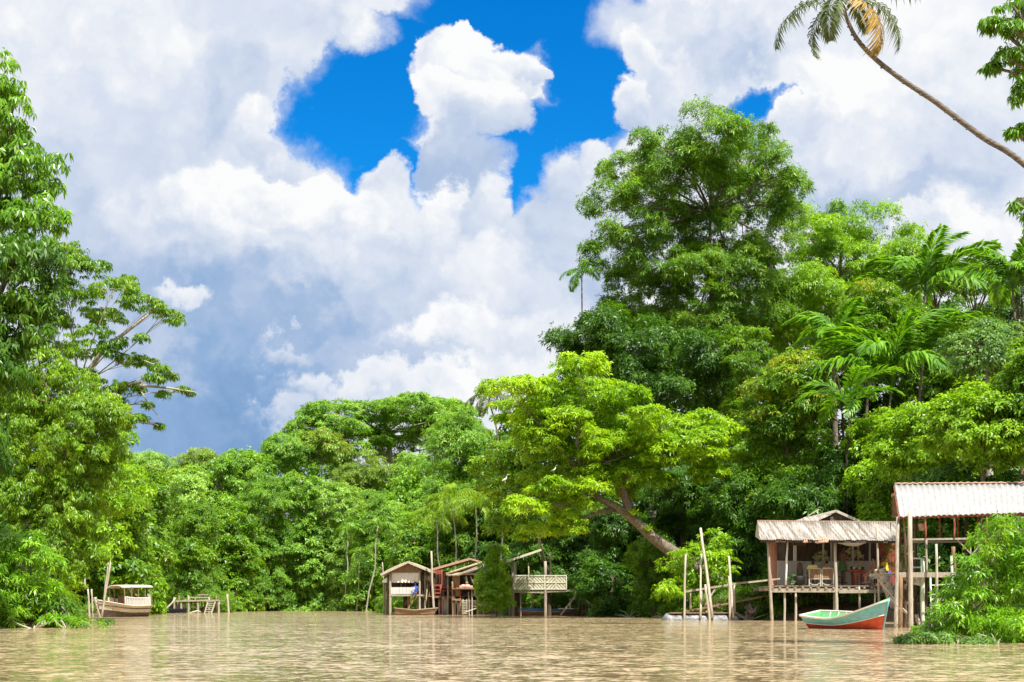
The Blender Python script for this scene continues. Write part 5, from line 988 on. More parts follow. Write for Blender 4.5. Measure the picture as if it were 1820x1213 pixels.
    if deck:
        i0 = int(n*deck); vs = []
        for i in range(i0, n+1):
            a, b = pt(ts[i], 1, -1, -.01), pt(ts[i], 1, 1, -.01); up = .035*(1-abs(i-i0)/(n-i0)*.5); vs += [a+Vector((0, 0, .015)), (a+b)/2+Vector((0, 0, up+.03)), b+Vector((0, 0, .015))]
        k = n-i0+1; fs = [(i*3+j, (i+1)*3+j, (i+1)*3+j+1, i*3+j+1) for i in range(k-1) for j in range(2)]; top = len(vs); vs += [v-Vector((0, 0, .03)) for v in vs]; fs += [tuple(top+x for x in f[::-1]) for f in fs] + [(0, 1, top+1, top), (1, 2, top+2, top+1)]
        mb = MB(); mb.add(vs, fs, True); mb.build('foredeck', M[inside], rt)
    mb = MB(); mb.tube([pt(1, v, 0, 0)+Vector((.012, 0, 0)) for v in (0, .25, .5, .75, 1.03)], .026, 6); mb.build('stem_post', M[mats[1]], rt)
    rt.location = Vector(origin); rt['_L'] = L; del rt['_L']
    return rt
Y_ = 43.2; bc = Vector(((PX(1440, Y_)+PX(1578, Y_))/2-.03, Y_, 0)); up_ = S(1, Y_)
boat('rowing_boat', 'red and light blue wooden boat with green inside, moored before the verandah', 'boat', bc, -R(55), 2.85, 1.25,
     lambda t: .38 + .05*(1-t)**2*2 + .55*max(0, t-.38)**1.6*2.0, lambda t: -.16 + .02*t, lambda t: .60 - .06*t + .03*t*t, ('boat_red', 'boat_blue', 'boat_cream', 'boat_cream'), deck=.70, transom=.62, flare=.8, roll=R(9))
mb = MB(); a = P(1581, 1062, 42.4); b = P(1612, 1092, 45); mb.tube([a, a.lerp(b, .5)-Vector((0, 0, .05)), b], .012, 5); tag(mb.build('mooring_rope', M['pale_wood']), 'rope from the red and blue bow to the shed posts', 'rope')
# ------------------------------------------------------------------ white roofed shed (distance 45 m)
Bq = Q(45, 1480, 840, 3.791)
shed = empty('boat_shed', (Bq(900, 0).x, 45, 0), 'open shed on tall stilts with clean white corrugated roof and rusty frame', 'shed')
e0, e1, r0_, r1_ = Bq(450, 300), Bq(1900, 250), Bq(1900, 70, 3.3), Bq(415, 82, 3.3)
part(MB().sheet(e0, e1, r1_ + (r0_-r1_), r1_, pitch=.172, amp=.024, t=.006, rag=.015, seed=9, rows=4), 'roof', 'roof_white', shed)
part(MB().tube([r1_ + (r0_-r1_)*(i/60) + Vector((0, -.02, .03+.018*math.sin(i*2.9))) for i in range(61)], .035, 6), 'ridge_cap', 'roof_red', shed)
mb = MB(); mb.sheet(Bq(1900, 250, 6.6), Bq(450, 300, 6.6), r1_, r0_, pitch=.172, amp=.024, t=.006); part(mb, 'roof', 'roof_white', shed)
mb = MB(); rg = random.Random(2)
for i in range(7): 
    mb.tube([Bq(408+6*(i % 2), 155+i*23, 2.6), Bq(408+6*(i % 2), 155+i*23, 3.9)], .075, 8)
    mb.tube([Bq(424+4*(i % 2), 150+i*24, 2.3), Bq(424+4*(i % 2), 150+i*24, 2.7)], .07, 8)
part(mb, 'gable_stack', 'brown_wood', shed, 'stacked log ends closing the gable')
for zx, dy in ((627, .1), (722, 2.4), (822, .1), (845, 2.4), (983, 2.4), (1040, .1), (1065, 3.6), (1160, 0.1), (1190, 2.4), (1275, .1), (1390, .1), (1500, 2.4)):
    post(Bq(zx, 442, dy), Bq(zx-3, 288 if dy < 1 else 230, dy), .032 if dy < 1 else .03, 'rust', shed)
mb = MB()
for i in range(12): a = e0.lerp(e1, i/11); b = r1_.lerp(r0_, i/11); mb.beam(a-Vector((0, -.02, .06)), b-Vector((0, 0, .07)), .05, .06)
mb.beam(Bq(455, 306, .1), Bq(1900, 262, .1), .04, .06); part(mb, 'rafter', 'rust', shed)
mb = MB(); mb.beam(Bq(535, 452, .15), Bq(1900, 432, .15), .05, .06); mb.beam(Bq(535, 470, 2.4), Bq(1900, 456, 2.4), .05, .06); part(mb, 'cross_beam', 'grey_wood', shed)
mb = MB(); mb.beam(Bq(832, 446, .2), Bq(935, 552, .2), .025, .035); mb.beam(Bq(1046, 432, .2), Bq(870, 628, .2), .025, .035); mb.beam(Bq(927, 445, .2), Bq(930, 545, .2), .035, .04); part(mb, 'brace', 'grey_wood', shed)
for a, b, r, m_ in (((527, 1045, 0), (521, 268, 0), .082, 'pale_wood'), ((420, 1045, -.4), (440, 300, .2), .066, 'grey_wood'), ((496, 690, .2), (484, 302, .3), .035, 'brown_wood'), ((462, 1040, .6), (452, 300, .8), .05, 'dark_wood'), ((490, 1040, .5), (486, 690, .5), .075, 'dark_wood'), ((456, 1042, .1), (458, 690, .1), .075, 'brown_wood'),
                    ((634, 690, .3), (631, 450, .3), .04, 'grey_wood'), ((608, 940, .5), (605, 580, .5), .075, 'green_white'), ((612, 1000, .9), (612, 700, .9), .16, 'dark_wood'), ((668, 870, .1), (658, 690, .1), .035, 'green_white'), ((709, 950, -.3), (698, 482, -.3), .048, 'pale_wood'), ((818, 700, .2), (812, 500, .2), .075, 'brown_wood'), ((826, 970, 0), (800, 560, .1), .05, 'green_white'), ((755, 960, 1.2), (755, 700, 1.2), .09, 'dark_wood'), ((1040, 900, 0), (1040, 440, 0), .06, 'brown_wood'), ((1300, 900, 0), (1300, 440, 0), .06, 'brown_wood'), ((1500, 900, 2.6), (1500, 240, 2.6), .08, 'dark_wood'), ((560, 950, 2.5), (560, 300, 2.5), .06, 'dark_wood'), ((900, 900, 2.6), (900, 250, 2.6), .07, 'dark_wood')):
    p = Bq(*a); p.z = -.6 if a[1] > 860 else p.z; post(p, Bq(*b), r, m_, shed, None, 8)
dz = Bq(0, 672).z; mb = MB(); deckb(mb, Bq(440, 0).x, Bq(1500, 0).x, 45.3, 48.2, dz, .16); part(mb, 'deck', 'grey_wood', shed)
mb = MB(); mb.beam(Bq(436, 690, .1), Bq(900, 690, .1), .06, .16); mb.beam(Bq(440, 700, 0.2), Bq(560, 735, .25), .04, .14); part(mb, 'floor_beam', 'grey_wood', shed)
mb = MB()
for y in (580, 640): mb.beam(Bq(535, y, 1.4), Bq(600, y, 1.4), .03, .05)
mb.beam(Bq(535, 720, .6), Bq(600, 735, .6), .03, .3); part(mb, 'railing', 'white_paint', shed)
ld = empty('ladder', (Bq(740, 0).x, 45, 0), 'pale green-white ladder rails under the shed deck', 'ladder')
mb = MB(); mb.beam(Bq(664, 880, -.2), Bq(658, 680, .2), .05, .05); mb.beam(Bq(830, 980, -.2), Bq(812, 700, .2), .05, .05); part(mb, 'rail', 'green_white', ld)
for y in (760, 822, 858, 895, 945): part(MB().beam(Bq(664, y, 0), Bq(826, y-8, 0), .03, .035 if y != 858 else .09), 'rung', 'green_white', ld)
MB().lathe(Bq(603, 395, .4), [(.085, 0), (.12, .22), (.125, .24), (.11, .24), (.02, .22)], 12).tube([Bq(603, 395, .4)+Vector((-.11, 0, .24)), Bq(603, 300, .4), Bq(603, 395, .4)+Vector((.11, 0, .24))], .006, 5)
o = MB().lathe(Bq(600, 393, .3), [(.075, 0), (.12, .20), (.125, .22), (.11, .22), (.02, .2)], 12).tube([Bq(600, 393, .3)+Vector((-.115, 0, .22)), Bq(603, 300, .3), Bq(600, 393, .3)+Vector((.115, 0, .22))], .007, 5).build('hanging_basket', M['roof_red']); tag(o, 'brownish orange basket hanging under the edge of the white roof', 'basket')
mb = MB(); mb.pole(P(1612, 1090, 45), P(1560, 1030, 46.5), .03, .02); tag(mb.build('driftwood', M['pale_wood']), 'thin bare branch slanting behind the red bow', 'branch')
tag(MB().tube([Bq(565, 960, .6), Bq(575, 1000, .5), Bq(590, 1045, .4)], [.06, .08, .05], 7).build('root_stump', M['log']), 'pale knotty root beside the thickest shed post', 'root')

# ------------------------------------------------------------------ gabled hut (distance 97 m)
Cq = Q(97, 640, 960, 7.583)
h1 = empty('gabled_hut', (Cq(600, 0).x, 97, 0), 'small gabled stilt hut with white sheet and blue railing', 'hut')
ap = Cq(645, 300, -.4); el = Cq(275, 470, -.4); er = Cq(985, 440, -.4); dd = Vector((0, 4.6, 0))
part(MB().sheet(el, el+dd, ap+dd, ap, pitch=.25, amp=.03, t=.05, sag=.05), 'roof', 'thatch', h1); part(MB().sheet(ap, ap+dd, er+dd, er, pitch=.25, amp=.03, t=.05, sag=.05), 'roof', 'thatch', h1)
part(MB().beam(el, ap, .06, .14).beam(ap, er, .06, .14), 'bargeboard', 'pale_wood', h1)
mb = MB(); n = 15
for i in range(n):
    zx = 425+(830-425)*(i+.5)/n; top = 325+abs(zx-640)*.42; mb.beam(Cq(zx, 437, .05), Cq(zx, top, .05), .03, S(27/7.58, 97)-.01) if False else mb.box((Cq(zx, 0).x, 97.05, (Cq(0, 437).z+Cq(0, top).z)/2), (S(26/7.58, 97), .03, Cq(0, top).z-Cq(0, 437).z))
part(mb, 'gable_wall', 'brown_wood', h1)
cloth('white_sheet', [Cq(412, 437, .1), Cq(800, 437, .1)], [Cq(412, 578, .1), Cq(800, 578, .1)], 'plastic_white', h1, fold=.04)
cloth('white_sheet', [Cq(372, 500, .2), Cq(298, 545, 2.5)], [Cq(372, 578, .2), Cq(300, 575, 2.5)], 'plastic_white', h1, fold=.04)
cloth('white_sheet', [Cq(880, 480, 1.5), Cq(975, 485, 1.5)], [Cq(880, 540, 1.5), Cq(975, 560, 1.5)], 'plastic_white', h1, fold=.04)
for zx, z0_, z1_, r, m_, dy in ((407, 1000, 440, .10, 'grey_wood', 0), (383, 1000, 470, .14, 'dark_wood', .4), (805, 970, 420, .07, 'pale_wood', 0), (830, 1000, 430, .13, 'dark_wood', .3), (345, 960, 560, .06, 'grey_wood', 2.4), (322, 975, 620, .06, 'grey_wood', 2.6), (875, 1000, 430, .06, 'grey_wood', .5), (905, 700, 440, .05, 'grey_wood', 1.5), (610, 940, 740, .16, 'dark_wood', 1.5), (655, 930, 740, .10, 'brown_wood', .3), (785, 950, 740, .09, 'grey_wood', 1), (558, 640, 590, .05, 'pale_wood', 2), (610, 640, 590, .05, 'brown_wood', 2)):
    p = Cq(zx, z0_, dy); p.z = -.5 if z0_ > 900 else p.z; post(p, Cq(zx-2, z1_, dy), r, m_, h1, None, 7)
fz1 = Cq(0, 738).z; mb = MB(); deckb(mb, Cq(390, 0).x, Cq(880, 0).x, 97, 100.5, fz1, .2, .06); mb.beam(Cq(390, 745, -.05), Cq(880, 748, -.05), .08, .12); part(mb, 'deck', 'grey_wood', h1)
mb = MB(); mb.beam(Cq(415, 655), Cq(735, 655), .04, .07); mb.beam(Cq(415, 722), Cq(735, 722), .04, .08); part(mb, 'rail', 'blue_paint', h1)
mb = MB()
for i in range(17): zx = 428+i*19; mb.box((Cq(zx, 0).x, 96.97, (Cq(0, 638).z+Cq(0, 728).z)/2), (.075, .025, Cq(0, 638).z-Cq(0, 728).z))
part(mb, 'baluster_slats', 'white_paint', h1)
mb = MB(); planks(mb, Cq(390, 0, 2.9), Cq(870, 0, 2.9), fz1, fz1+1.0, w=.2); part(mb, 'wall', 'dark_wood', h1)
mb = MB(); mb.beam(Cq(755, 740, .2), Cq(640, 950, -.3), .12, .06); mb.beam(Cq(610, 870, .2), Cq(640, 800, .2), .05, .05); part(mb, 'brace', 'brown_wood', h1)
person('person in blue sitting on the deck edge of the gabled hut', Cq(745, 715, .05), (-.1, -1, 0), dict(SIT, foot_l=(-.12, .44, -.36)), 'skin_dark', .95, 'blue_cloth', 'blue_cloth')
boat('canoe', 'small plain wooden canoe under the gabled hut', 'canoe', Vector((Cq(755, 0).x, 95.5, 0)), R(8), 2.6, .6, lambda t: .34+.14*abs(t-.5)*2, lambda t: -.1, lambda t: .4, ('brown_wood', 'brown_wood', 'grey_wood', 'grey_wood'), inside='brown_wood')
tag(MB().beam(Cq(420, 985, -.2), Cq(690, 985, -.2), .14, .12).build('floating_log', M['dark_wood']), 'dark beam floating at the foot of the gabled hut', 'log')
tag(MB().pole(Cq(995, 1020, -1)-Vector((0, 0, .5)), Cq(960, 150, -1), .085, .06, 8, .03).build('mooring_pole', M['pale_wood']), 'tallest pale pole, between the gabled hut and the rusty-roofed one', 'pole', 'poles at the stilt huts')
tag(MB().pole(Cq(862, 1005, -.6)-Vector((0, 0, .3)), Cq(905, 600, .3), .05, .04, 7, .03).build('mooring_pole', M['grey_wood']), 'leaning grey pole at the inner corner of the gabled hut', 'pole', 'poles at the stilt huts')
tag(MB().pole(Cq(318, 640, 3), Cq(300, 300, 3), .05, .03, 7, .03).build('mooring_pole', M['pale_wood']), 'thin pole behind the eave of the gabled hut, in the leaves', 'pole', 'poles at the stilt huts')

# ------------------------------------------------------------------ rusty roofed house behind, and thatched porch
h2 = empty('rusty_hut', (Cq(1200, 0).x, 99, 0), 'stilt hut with long rusty roof slope between gabled hut and thatched porch', 'hut')
ap = Cq(1480, 255, 2); el = Cq(930, 412, 2); er = Cq(1640, 300, 2); dd = Vector((0, 4.5, 0))
part(MB().sheet(el, el+dd, ap+dd, ap, pitch=.2, amp=.02, t=.02), 'roof', 'roof_red', h2); part(MB().sheet(ap, ap+dd, er+dd, er, pitch=.2, amp=.02, t=.02), 'roof', 'roof_red', h2)
part(MB().beam(el, ap, .06, .16).beam(ap, er, .06, .12), 'bargeboard', 'roof_red', h2)
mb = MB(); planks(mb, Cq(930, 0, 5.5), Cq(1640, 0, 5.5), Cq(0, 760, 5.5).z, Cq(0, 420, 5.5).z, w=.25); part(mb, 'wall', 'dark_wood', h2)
mb = MB(); planks(mb, Cq(990, 0, 2), Cq(1090, 0, 2), Cq(0, 460, 2).z, Cq(0, 405, 2).z, w=.2); part(mb, 'wall', 'red_wood', h2, 'orange-brown board panel under the rusty roof')
for zx, z0_, z1_, r, m_, dy in ((1100, 780, 400, .06, 'red_wood', 1.8), (1085, 1005, 600, .08, 'red_wood', 1.6), (1185, 1000, 480, .07, 'grey_wood', .6), (1035, 980, 780, .09, 'dark_wood', 2.4), (1150, 990, 780, .10, 'dark_wood', 2.6), (1210, 1000, 640, .09, 'dark_wood', 2), (1000, 1000, 420, .08, 'dark_wood', 2.2), (925, 1000, 440, .08, 'brown_wood', 2.2), (1115, 1000, 760, .06, 'grey_wood', 1.0), (960, 1000, 760, .09, 'dark_wood', 3), (1320, 1000, 760, .09, 'dark_wood', 3), (1420, 1000, 760, .09, 'dark_wood', 3.5)):
    p = Cq(zx, z0_, dy); p.z = -.5 if z0_ > 900 else p.z; post(p, Cq(zx, z1_, dy), r, m_, h2, None, 7)
mb = MB(); deckb(mb, Cq(890, 0, 2).x, Cq(1640, 0, 2).x, 98.6, 103, Cq(0, 755, 2).z, .2, .06); mb.beam(Cq(990, 768, 1.5), Cq(1250, 768, 1.5), .08, .14); part(mb, 'deck', 'brown_wood', h2)
mb = MB()
for y in (612, 668, 715): mb.beam(Cq(985, y, 1.6), Cq(1100, y, 1.6), .04, .12 if y != 668 else .07)
for y in (640, 685): mb.beam(Cq(1100, y, 1.7), Cq(1260, y, 1.7), .04, .09)
part(mb, 'railing', 'red_wood', h2)
for i, (zx, zy, m_, lb) in enumerate(((1018, 505, 'white_cloth', 'white cloth hanging nearest the tall pale pole'), (1070, 525, 'pink_cloth', 'pinkish cloth hanging under the rusty roof'), (1065, 580, 'red_cloth', 'dark red cloth hanging over the hut railing'), (1018, 580, 'dark_cloth', 'black cloth hanging below the white one'), (1155, 580, 'blue_cloth', 'blue cloth hanging by the grey porch post'), (1125, 575, 'yellow_cloth', 'small yellow cloth hanging next to the blue one'))):
    c = Cq(zx, zy, 3.2); rt = cloth('hanging_cloth', [c+Vector((-.55, 0, .5)), c+Vector((.5, 0, .5))] if i < 3 else [c+Vector((-.35, 0, .35)), c+Vector((.3, 0, .35))], [c+Vector((-.5, 0, -.6)), c+Vector((.45, 0, -.55))] if i < 3 else [c+Vector((-.3, 0, -.4)), c+Vector((.3, 0, -.45))], m_, None, 14, 4); tag(rt, lb, 'cloth')
h3 = empty('thatched_porch', (Cq(1400, 0).x, 96, 0), 'low thatched porch on stilts with ladder down to the water', 'hut')
a = Cq(1160, 468, -1); b = Cq(1310, 470, -1.2); c = Cq(1690, 330, -.6); d = Cq(1590, 318, .2)
part(MB().sheet(a, b, Cq(1700, 335, -1.2), Cq(1640, 315, 1), pitch=.3, amp=.03, t=.09, sag=.06), 'roof', 'thatch', h3)
part(MB().sheet(Cq(1160, 468, -1), Cq(1160, 468, 3), Cq(1640, 312, 3), Cq(1640, 312, -1), pitch=.3, amp=.03, t=.09), 'roof', 'thatch', h3)
part(MB().beam(Cq(1310, 472, -1.25), Cq(1650, 335, -1.25), .05, .12).beam(Cq(1330, 462, -1), Cq(1670, 458, -1), .06, .1), 'bargeboard', 'grey_wood', h3)
mb = MB(); planks(mb, Cq(1240, 0, -.8), Cq(1345, 0, -.8), Cq(0, 760).z, Cq(0, 470).z, w=.14, jit=.2); part(mb, 'wall', 'brown_wood', h3, 'slatted upright boards at the porch side')
mb = MB(); mb.box(Cq(1570, 420, 1), (1.6, .05, .65)); part(mb, 'blue_panel', 'blue_paint', h3)
mb = MB(); planks(mb, Cq(1520, 0, 1.1), Cq(1660, 0, 1.1), Cq(0, 600, 1).z, Cq(0, 470, 1).z, w=.2); part(mb, 'wall', 'red_wood', h3, 'dark red boards at the back of the porch')
for a_, b_, r, m_ in (((1430, 600), (1430, 480), .04, 'pale_wood'), ((1450, 600), (1430, 480), .04, 'pale_wood'), ((1535, 600), (1490, 490), .04, 'grey_wood'), ((1580, 600), (1580, 540), .06, 'brown_wood'), ((1510, 1015), (1508, 660), .055, 'pale_wood'), ((1475, 1010), (1462, 700), .05, 'grey_wood'), ((1350, 800), (1350, 660), .06, 'red_wood'), ((1250, 1000), (1245, 560), .07, 'brown_wood'), ((1275, 1000), (1265, 700), .09, 'dark_wood'), ((1320, 1000), (1320, 790), .1, 'dark_wood'), ((1350, 1000), (1350, 790), .09, 'brown_wood'), ((1580, 1000), (1580, 640), .08, 'dark_wood'), ((1660, 1000), (1660, 400), .08, 'dark_wood')):
    p = Cq(a_[0], a_[1], -.9); p.z = -.5 if a_[1] > 900 else p.z; post(p, Cq(b_[0], b_[1], -.9), r, m_, h3, None, 6)
mb = MB(); deckb(mb, Cq(1240, 0, -1).x, Cq(1660, 0, -1).x, 95.8, 99, Cq(0, 655, -1).z, .2, .05); mb.beam(Cq(1290, 652, -1.2), Cq(1610, 652, -1.2), .05, .08); mb.beam(Cq(1240, 800, -1), Cq(1360, 812, -1), .08, .12); part(mb, 'deck', 'brown_wood', h3)
tag(MB().box(Cq(1430, 632, -.8), (.9, .3, .18)).ball(Cq(1390, 628, -.8), (.22, .18, .16)).ball(Cq(1445, 630, -.85), (.25, .2, .17)).ball(Cq(1480, 640, -.8), (.2, .15, .1)).build('laundry_pile', M['pink_cloth']), 'pink and white heap of laundry on the porch edge', 'laundry')
tag(MB().ball(Cq(1430, 740, -.6), (.2, .16, .16)).ball(Cq(1400, 720, -.5), (.16, .14, .2)).build('bundle', M['dark_cloth']), 'dark bundle hung under the porch floor', 'bundle')
ld = empty('ladder', (Cq(1415, 0).x, 95.8, 0), 'ladder standing in the water below the thatched porch', 'ladder')
part(MB().beam(Cq(1388, 1015, -1.3), Cq(1388, 800, -1.2), .07, .07), 'rail', 'pale_wood', ld); part(MB().beam(Cq(1440, 1000, -1.3), Cq(1436, 800, -1.2), .06, .06), 'rail', 'pale_wood', ld)
for i in range(9): part(MB().beam(Cq(1372, 818+i*22, -1.35), Cq(1446, 818+i*22, -1.35), .05, .05), 'rung', 'pale_wood', ld)
tag(MB().pole(Cq(1390, 985, -1.8), Cq(1590, 915, -1.4), .05, .035).build('loose_pole', M['pale_wood']), 'pale pole lying slantwise across the foot of the porch ladder', 'pole', 'poles at the stilt huts')
tag(MB().box(Cq(1135, 900, 2.3), (.8, .3, 1.0)).ball(Cq(1175, 860, 2.3), (.35, .3, .5)).build('tarpaulin_bundle', M['plastic_white']), 'whitish sheeting bundled in the dark under the rusty hut', 'bundle')

# ------------------------------------------------------------------ lattice hut (distance 88 m)
Fq_ = Q(88, 860, 960, 6.067)
h4 = empty('lattice_hut', (Fq_(600, 0).x, 88, 0), 'stilt pavilion with pale herringbone railing half sunk in leaves', 'hut')
part(MB().sheet(Fq_(225, 242, -.4), Fq_(225, 242, 3.6), Fq_(620, 110, 3.6), Fq_(620, 110, -.4), pitch=.25, amp=.02, t=.04), 'roof', 'cream_paint', h4)
part(MB().beam(Fq_(225, 240, -.42), Fq_(620, 106, -.42), .06, .13), 'bargeboard', 'cream_paint', h4)
for zx, z0_, z1_, r, m_, dy in ((312, 820, 235, .10, 'grey_wood', 0), (665, 815, 230, .10, 'grey_wood', -.05), (483, 560, 250, .045, 'cream_paint', -.05), (278, 820, 330, .05, 'grey_wood', .5), (345, 820, 570, .15, 'dark_wood', .5), (372, 810, 570, .12, 'dark_wood', 1.6), (398, 815, 570, .05, 'grey_wood', .2), (522, 750, 580, .05, 'pale_wood', 1.4), (705, 815, 570, .15, 'dark_wood', .4), (1072, 815, 500, .20, 'dark_wood', .5), (1100, 800, 660, .05, 'brown_wood', .2), (340, 570, 240, .08, 'green_white', 1.0), (1085, 560, 330, .09, 'dark_wood', 2.4), (720, 560, 130, .07, 'dark_wood', 3)):
    p = Fq_(zx, z0_, dy); p.z = -.5 if z0_ > 780 else p.z; post(p, Fq_(zx-3, z1_, dy), r, m_, h4, None, 7)
post(Fq_(1042, 515, 0), Fq_(1028, 342, 0), .085, 'green_white', h4, 'green-white mossy post stub')
mb = MB(); deckb(mb, Fq_(285, 0).x, Fq_(1040, 0).x, 88, 91, Fq_(0, 545).z, .2, .05); mb.beam(Fq_(290, 558, -.05), Fq_(670, 562, -.05), .06, .14); mb.beam(Fq_(665, 556, -.06), Fq_(1030, 544, -.06), .06, .12); part(mb, 'deck', 'grey_wood', h4)
part(MB().beam(Fq_(1045, 520, -.3), Fq_(825, 815, -.3), .14, .10), 'brace', 'grey_wood', h4)
mb = MB(); mb.beam(Fq_(350, 270, 1), Fq_(430, 380, 1), .06, .06); part(mb, 'brace', 'dark_wood', h4)
mb = MB(); 
for y in (385, 460, 530): mb.beam(Fq_(318, y, -.12), Fq_(892, y, -.12), .05, .075)
for x in (322, 483, 655, 776, 890): mb.beam(Fq_(x, 385, -.13), Fq_(x, 532, -.13), .07, .05)
part(mb, 'railing_frame', 'cream_paint', h4)
mb = MB()
for (xa, xb, sgn) in ((325, 480, 1), (486, 650, -1), (678, 774, 1), (780, 888, -1)):
    for (ya, yb) in ((387, 458), (464, 530)):
        hgt = yb-ya; k = 0; off = -hgt
        while xa + off < xb:
            p0x, p1x = xa+off, xa+off+hgt            # rises to the right for sgn=1
            q0, q1 = max(p0x, xa), min(p1x, xb)
            if q1-q0 > 6:
                t0, t1 = (q0-p0x)/hgt, (q1-p0x)/hgt
                if sgn > 0: mb.beam(Fq_(q0, yb-t0*hgt, -.1), Fq_(q1, yb-t1*hgt, -.1), .02, .075, (0, 1, 0)) if False else mb.beam(Fq_(q0, yb-t0*hgt, -.1), Fq_(q1, yb-t1*hgt, -.1), .025, .11)
                else: mb.beam(Fq_(xa+xb-q1, ya+(1-t1)*hgt, -.1), Fq_(xa+xb-q0, ya+(1-t0)*hgt, -.1), .025, .11)
            off += 36
part(mb, 'herringbone_slats', 'cream_paint', h4)
boat('long_boat', 'long low boat with blue gunwale lying under the lattice hut deck', 'boat', Vector((Fq_(760, 0).x, 89.3, 0)), R(4), 5.4, 1.0, lambda t: .42+.2*abs(t-.45)**2*4, lambda t: -.12, lambda t: .72, ('brown_wood', 'blue_paint', 'pale_wood', 'blue_paint'), inside='boat_teal', bow=.5)
mb = MB(); 
for x in (930, 1020): mb.beam(Fq_(x, 740, .8), Fq_(x, 635, .8), .07, .06)
mb.beam(Fq_(925, 637, .8), Fq_(1028, 637, .8), .07, .06); mb.beam(Fq_(800, 742, .8), Fq_(1028, 742, .8), .5, .05); tag(mb.build('white_bench', M['white_paint']), 'white plank bench frame above the long blue-edged boat', 'bench')
# dead branches at the water
rg = random.Random(31)
for i, (pts, r, lb) in enumerate((([(1090, 640), (1150, 690), (1260, 735), (1380, 760), (1500, 755), (1600, 765), (1660, 800)], .06, 'long bare bleached branch trailing from the lattice hut along the bank'), ([(1120, 800), (1250, 745), (1330, 790), (1450, 800)], .045, 'bare forked branch lying low under the long bleached one'), ([(1300, 800), (1420, 740), (1540, 780), (1700, 790)], .04, 'grey dead branch farther along the shaded bank'), ([(1010, 845), (1012, 780)], .05, 'short dark stake in the water under the lattice hut'), ([(1570, 830), (1570, 775)], .05, 'short stake in the water by the shaded bank'))):
    mb = MB(); pp = [Fq_(x, y, -1.2+rg.uniform(-.3, .3)) for x, y in pts]; mb.tube(pp, [r*(1-.7*k/(len(pp)-1)) for k in range(len(pp))], 6)
    if i < 3:
        for k in range(16):
            p = pp[rg.randrange(1, len(pp)-1)] + Vector((rg.uniform(-.5, .5), rg.uniform(-.2, .2), 0)); q = p + Vector((rg.uniform(-.9, .9), rg.uniform(-.3, .3), rg.uniform(-.45, .4))); mb.tube([p, p.lerp(q, .5)+Vector((0, 0, .06)), q], [.02, .014, .006], 4, False)
    tag(mb.build('dead_branch' if i < 3 else 'stake', M['bark_pale'] if i < 3 else M['dark_wood']), lb, 'branch' if i < 3 else 'stake')

# ------------------------------------------------------------------ river boat at the left bank (distance 81 m)
Rq = Q(81, 120, 960, 5.353)
rb = empty('river_boat', (0, 0, 0), 'old grey-white river boat with curved canopy and white railing, bow to the bank', 'boat'); L = 4.6; n = 26; yaw = R(180+66); beam = 1.6
def rs(t): return .62 + .12*(1-t) + 1.0*max(0, t-.35)**1.7*1.0
def rk(t): return -.3 + .1*t
def rh(t): return beam/2*(max(0, 1-((t-.4)/.615)**2 if t > .4 else 1-.3*((.4-t)/.4)**2))**.6
def rp(t, v, s, o=0): x = -L/2+L*t+.5*t**6*(v-.3); return Vector((x, s*max(0, rh(t)*(v**.5)*(.75+.25*v)+o), rk(t)+(rs(t)-rk(t))*v))
M['hull_dark'] = rough_mat('hull_dark', (.05, .038, .03), (.13, .10, .08), (1, 1, 6), .75, .4); M['hull_cream'] = rough_mat('hull_cream', (.45, .40, .31), (.60, .55, .45), (1, 1, 6), .7, .3, (.25, .18, .12), .6, 3)
def rband(v0, v1, mat, nm, out=0.0):
    mb = MB(); m = 5; k = m+1
    for s in (-1, 1):
        vs = [rp(i/n, v0+(v1-v0)*j/m, s, out) for i in range(n+1) for j in range(k)]; mb.add(vs, [(i*k+j, (i+1)*k+j, (i+1)*k+j+1, i*k+j+1) if s > 0 else (i*k+j+1, (i+1)*k+j+1, (i+1)*k+j, i*k+j) for i in range(n) for j in range(m)], True)
    mb.add([rp(0, v0+(v1-v0)*j/m, s, out) for s in (-1, 1) for j in range(k)], [(j, j+1, k+j+1, k+j) for j in range(m)]); mb.build(nm, M[mat], rb)
rband(0, .55, 'hull_dark', 'hull_bottom'); rband(.55, .8, 'hull_cream', 'hull_side', .01); rband(.8, 1.0, 'hull_cream', 'bulwark', .0)
mb = MB()
for s in (-1, 1): mb.tube([rp(i/n, .8, s, .02) for i in range(n+1)], .035, 6)
mb.build('strake', M['hull_dark'], rb); mb = MB()
for s in (-1, 1): mb.tube([rp(i/n, 1, s, .0) for i in range(n+1)], .045, 6)
mb.build('gunwale', M['hull_cream'], rb)
mb = MB(); mb.add([rp(i/n, .86, s, -.02) for i in range(n+1) for s in (-1, 1)], [(i*2, i*2+1, i*2+3, i*2+2) for i in range(n)]); mb.build('deck', M['brown_wood'], rb)
mb = MB(); mb.beam(rp(1, .1, 0)+Vector((.03, 0, 0)), rp(1, 1.12, 0)+Vector((.05, 0, 0)), .09, .1); mb.build('stem_post', M['hull_cream'], rb)
mb = MB()                               # white railing panels at the stern half
for s in (-1, 1):
    for i in range(1, 19):
        t = i*.034; q = rp(t, 1, s, -.04); mb.beam(q, q+Vector((0, 0, .52)), .10 if i > 6 else .19, .03, (1, 0, 0)) 
    mb.tube([rp(i*.034, 1, s, -.04)+Vector((0, 0, .53)) for i in range(1, 19)], .035, 6)
q = rp(.01, 1, 0); mb.box((q.x, 0, q.z+.27), (.04, 1.0, .5)); mb.build('railing', M['white_paint'], rb)
cz = 1.98; mb = MB(); vs = []; k = 9; nn = 12    # curved canopy
for i in range(nn+1):
    for j in range(k): x = -2.25+3.0*i/nn; a = math.pi*j/(k-1); w = .80*(1-.25*(i/nn)**3); vs.append((x, -w*math.cos(a), cz+.17*math.sin(a)-.04*(i/nn)**2))
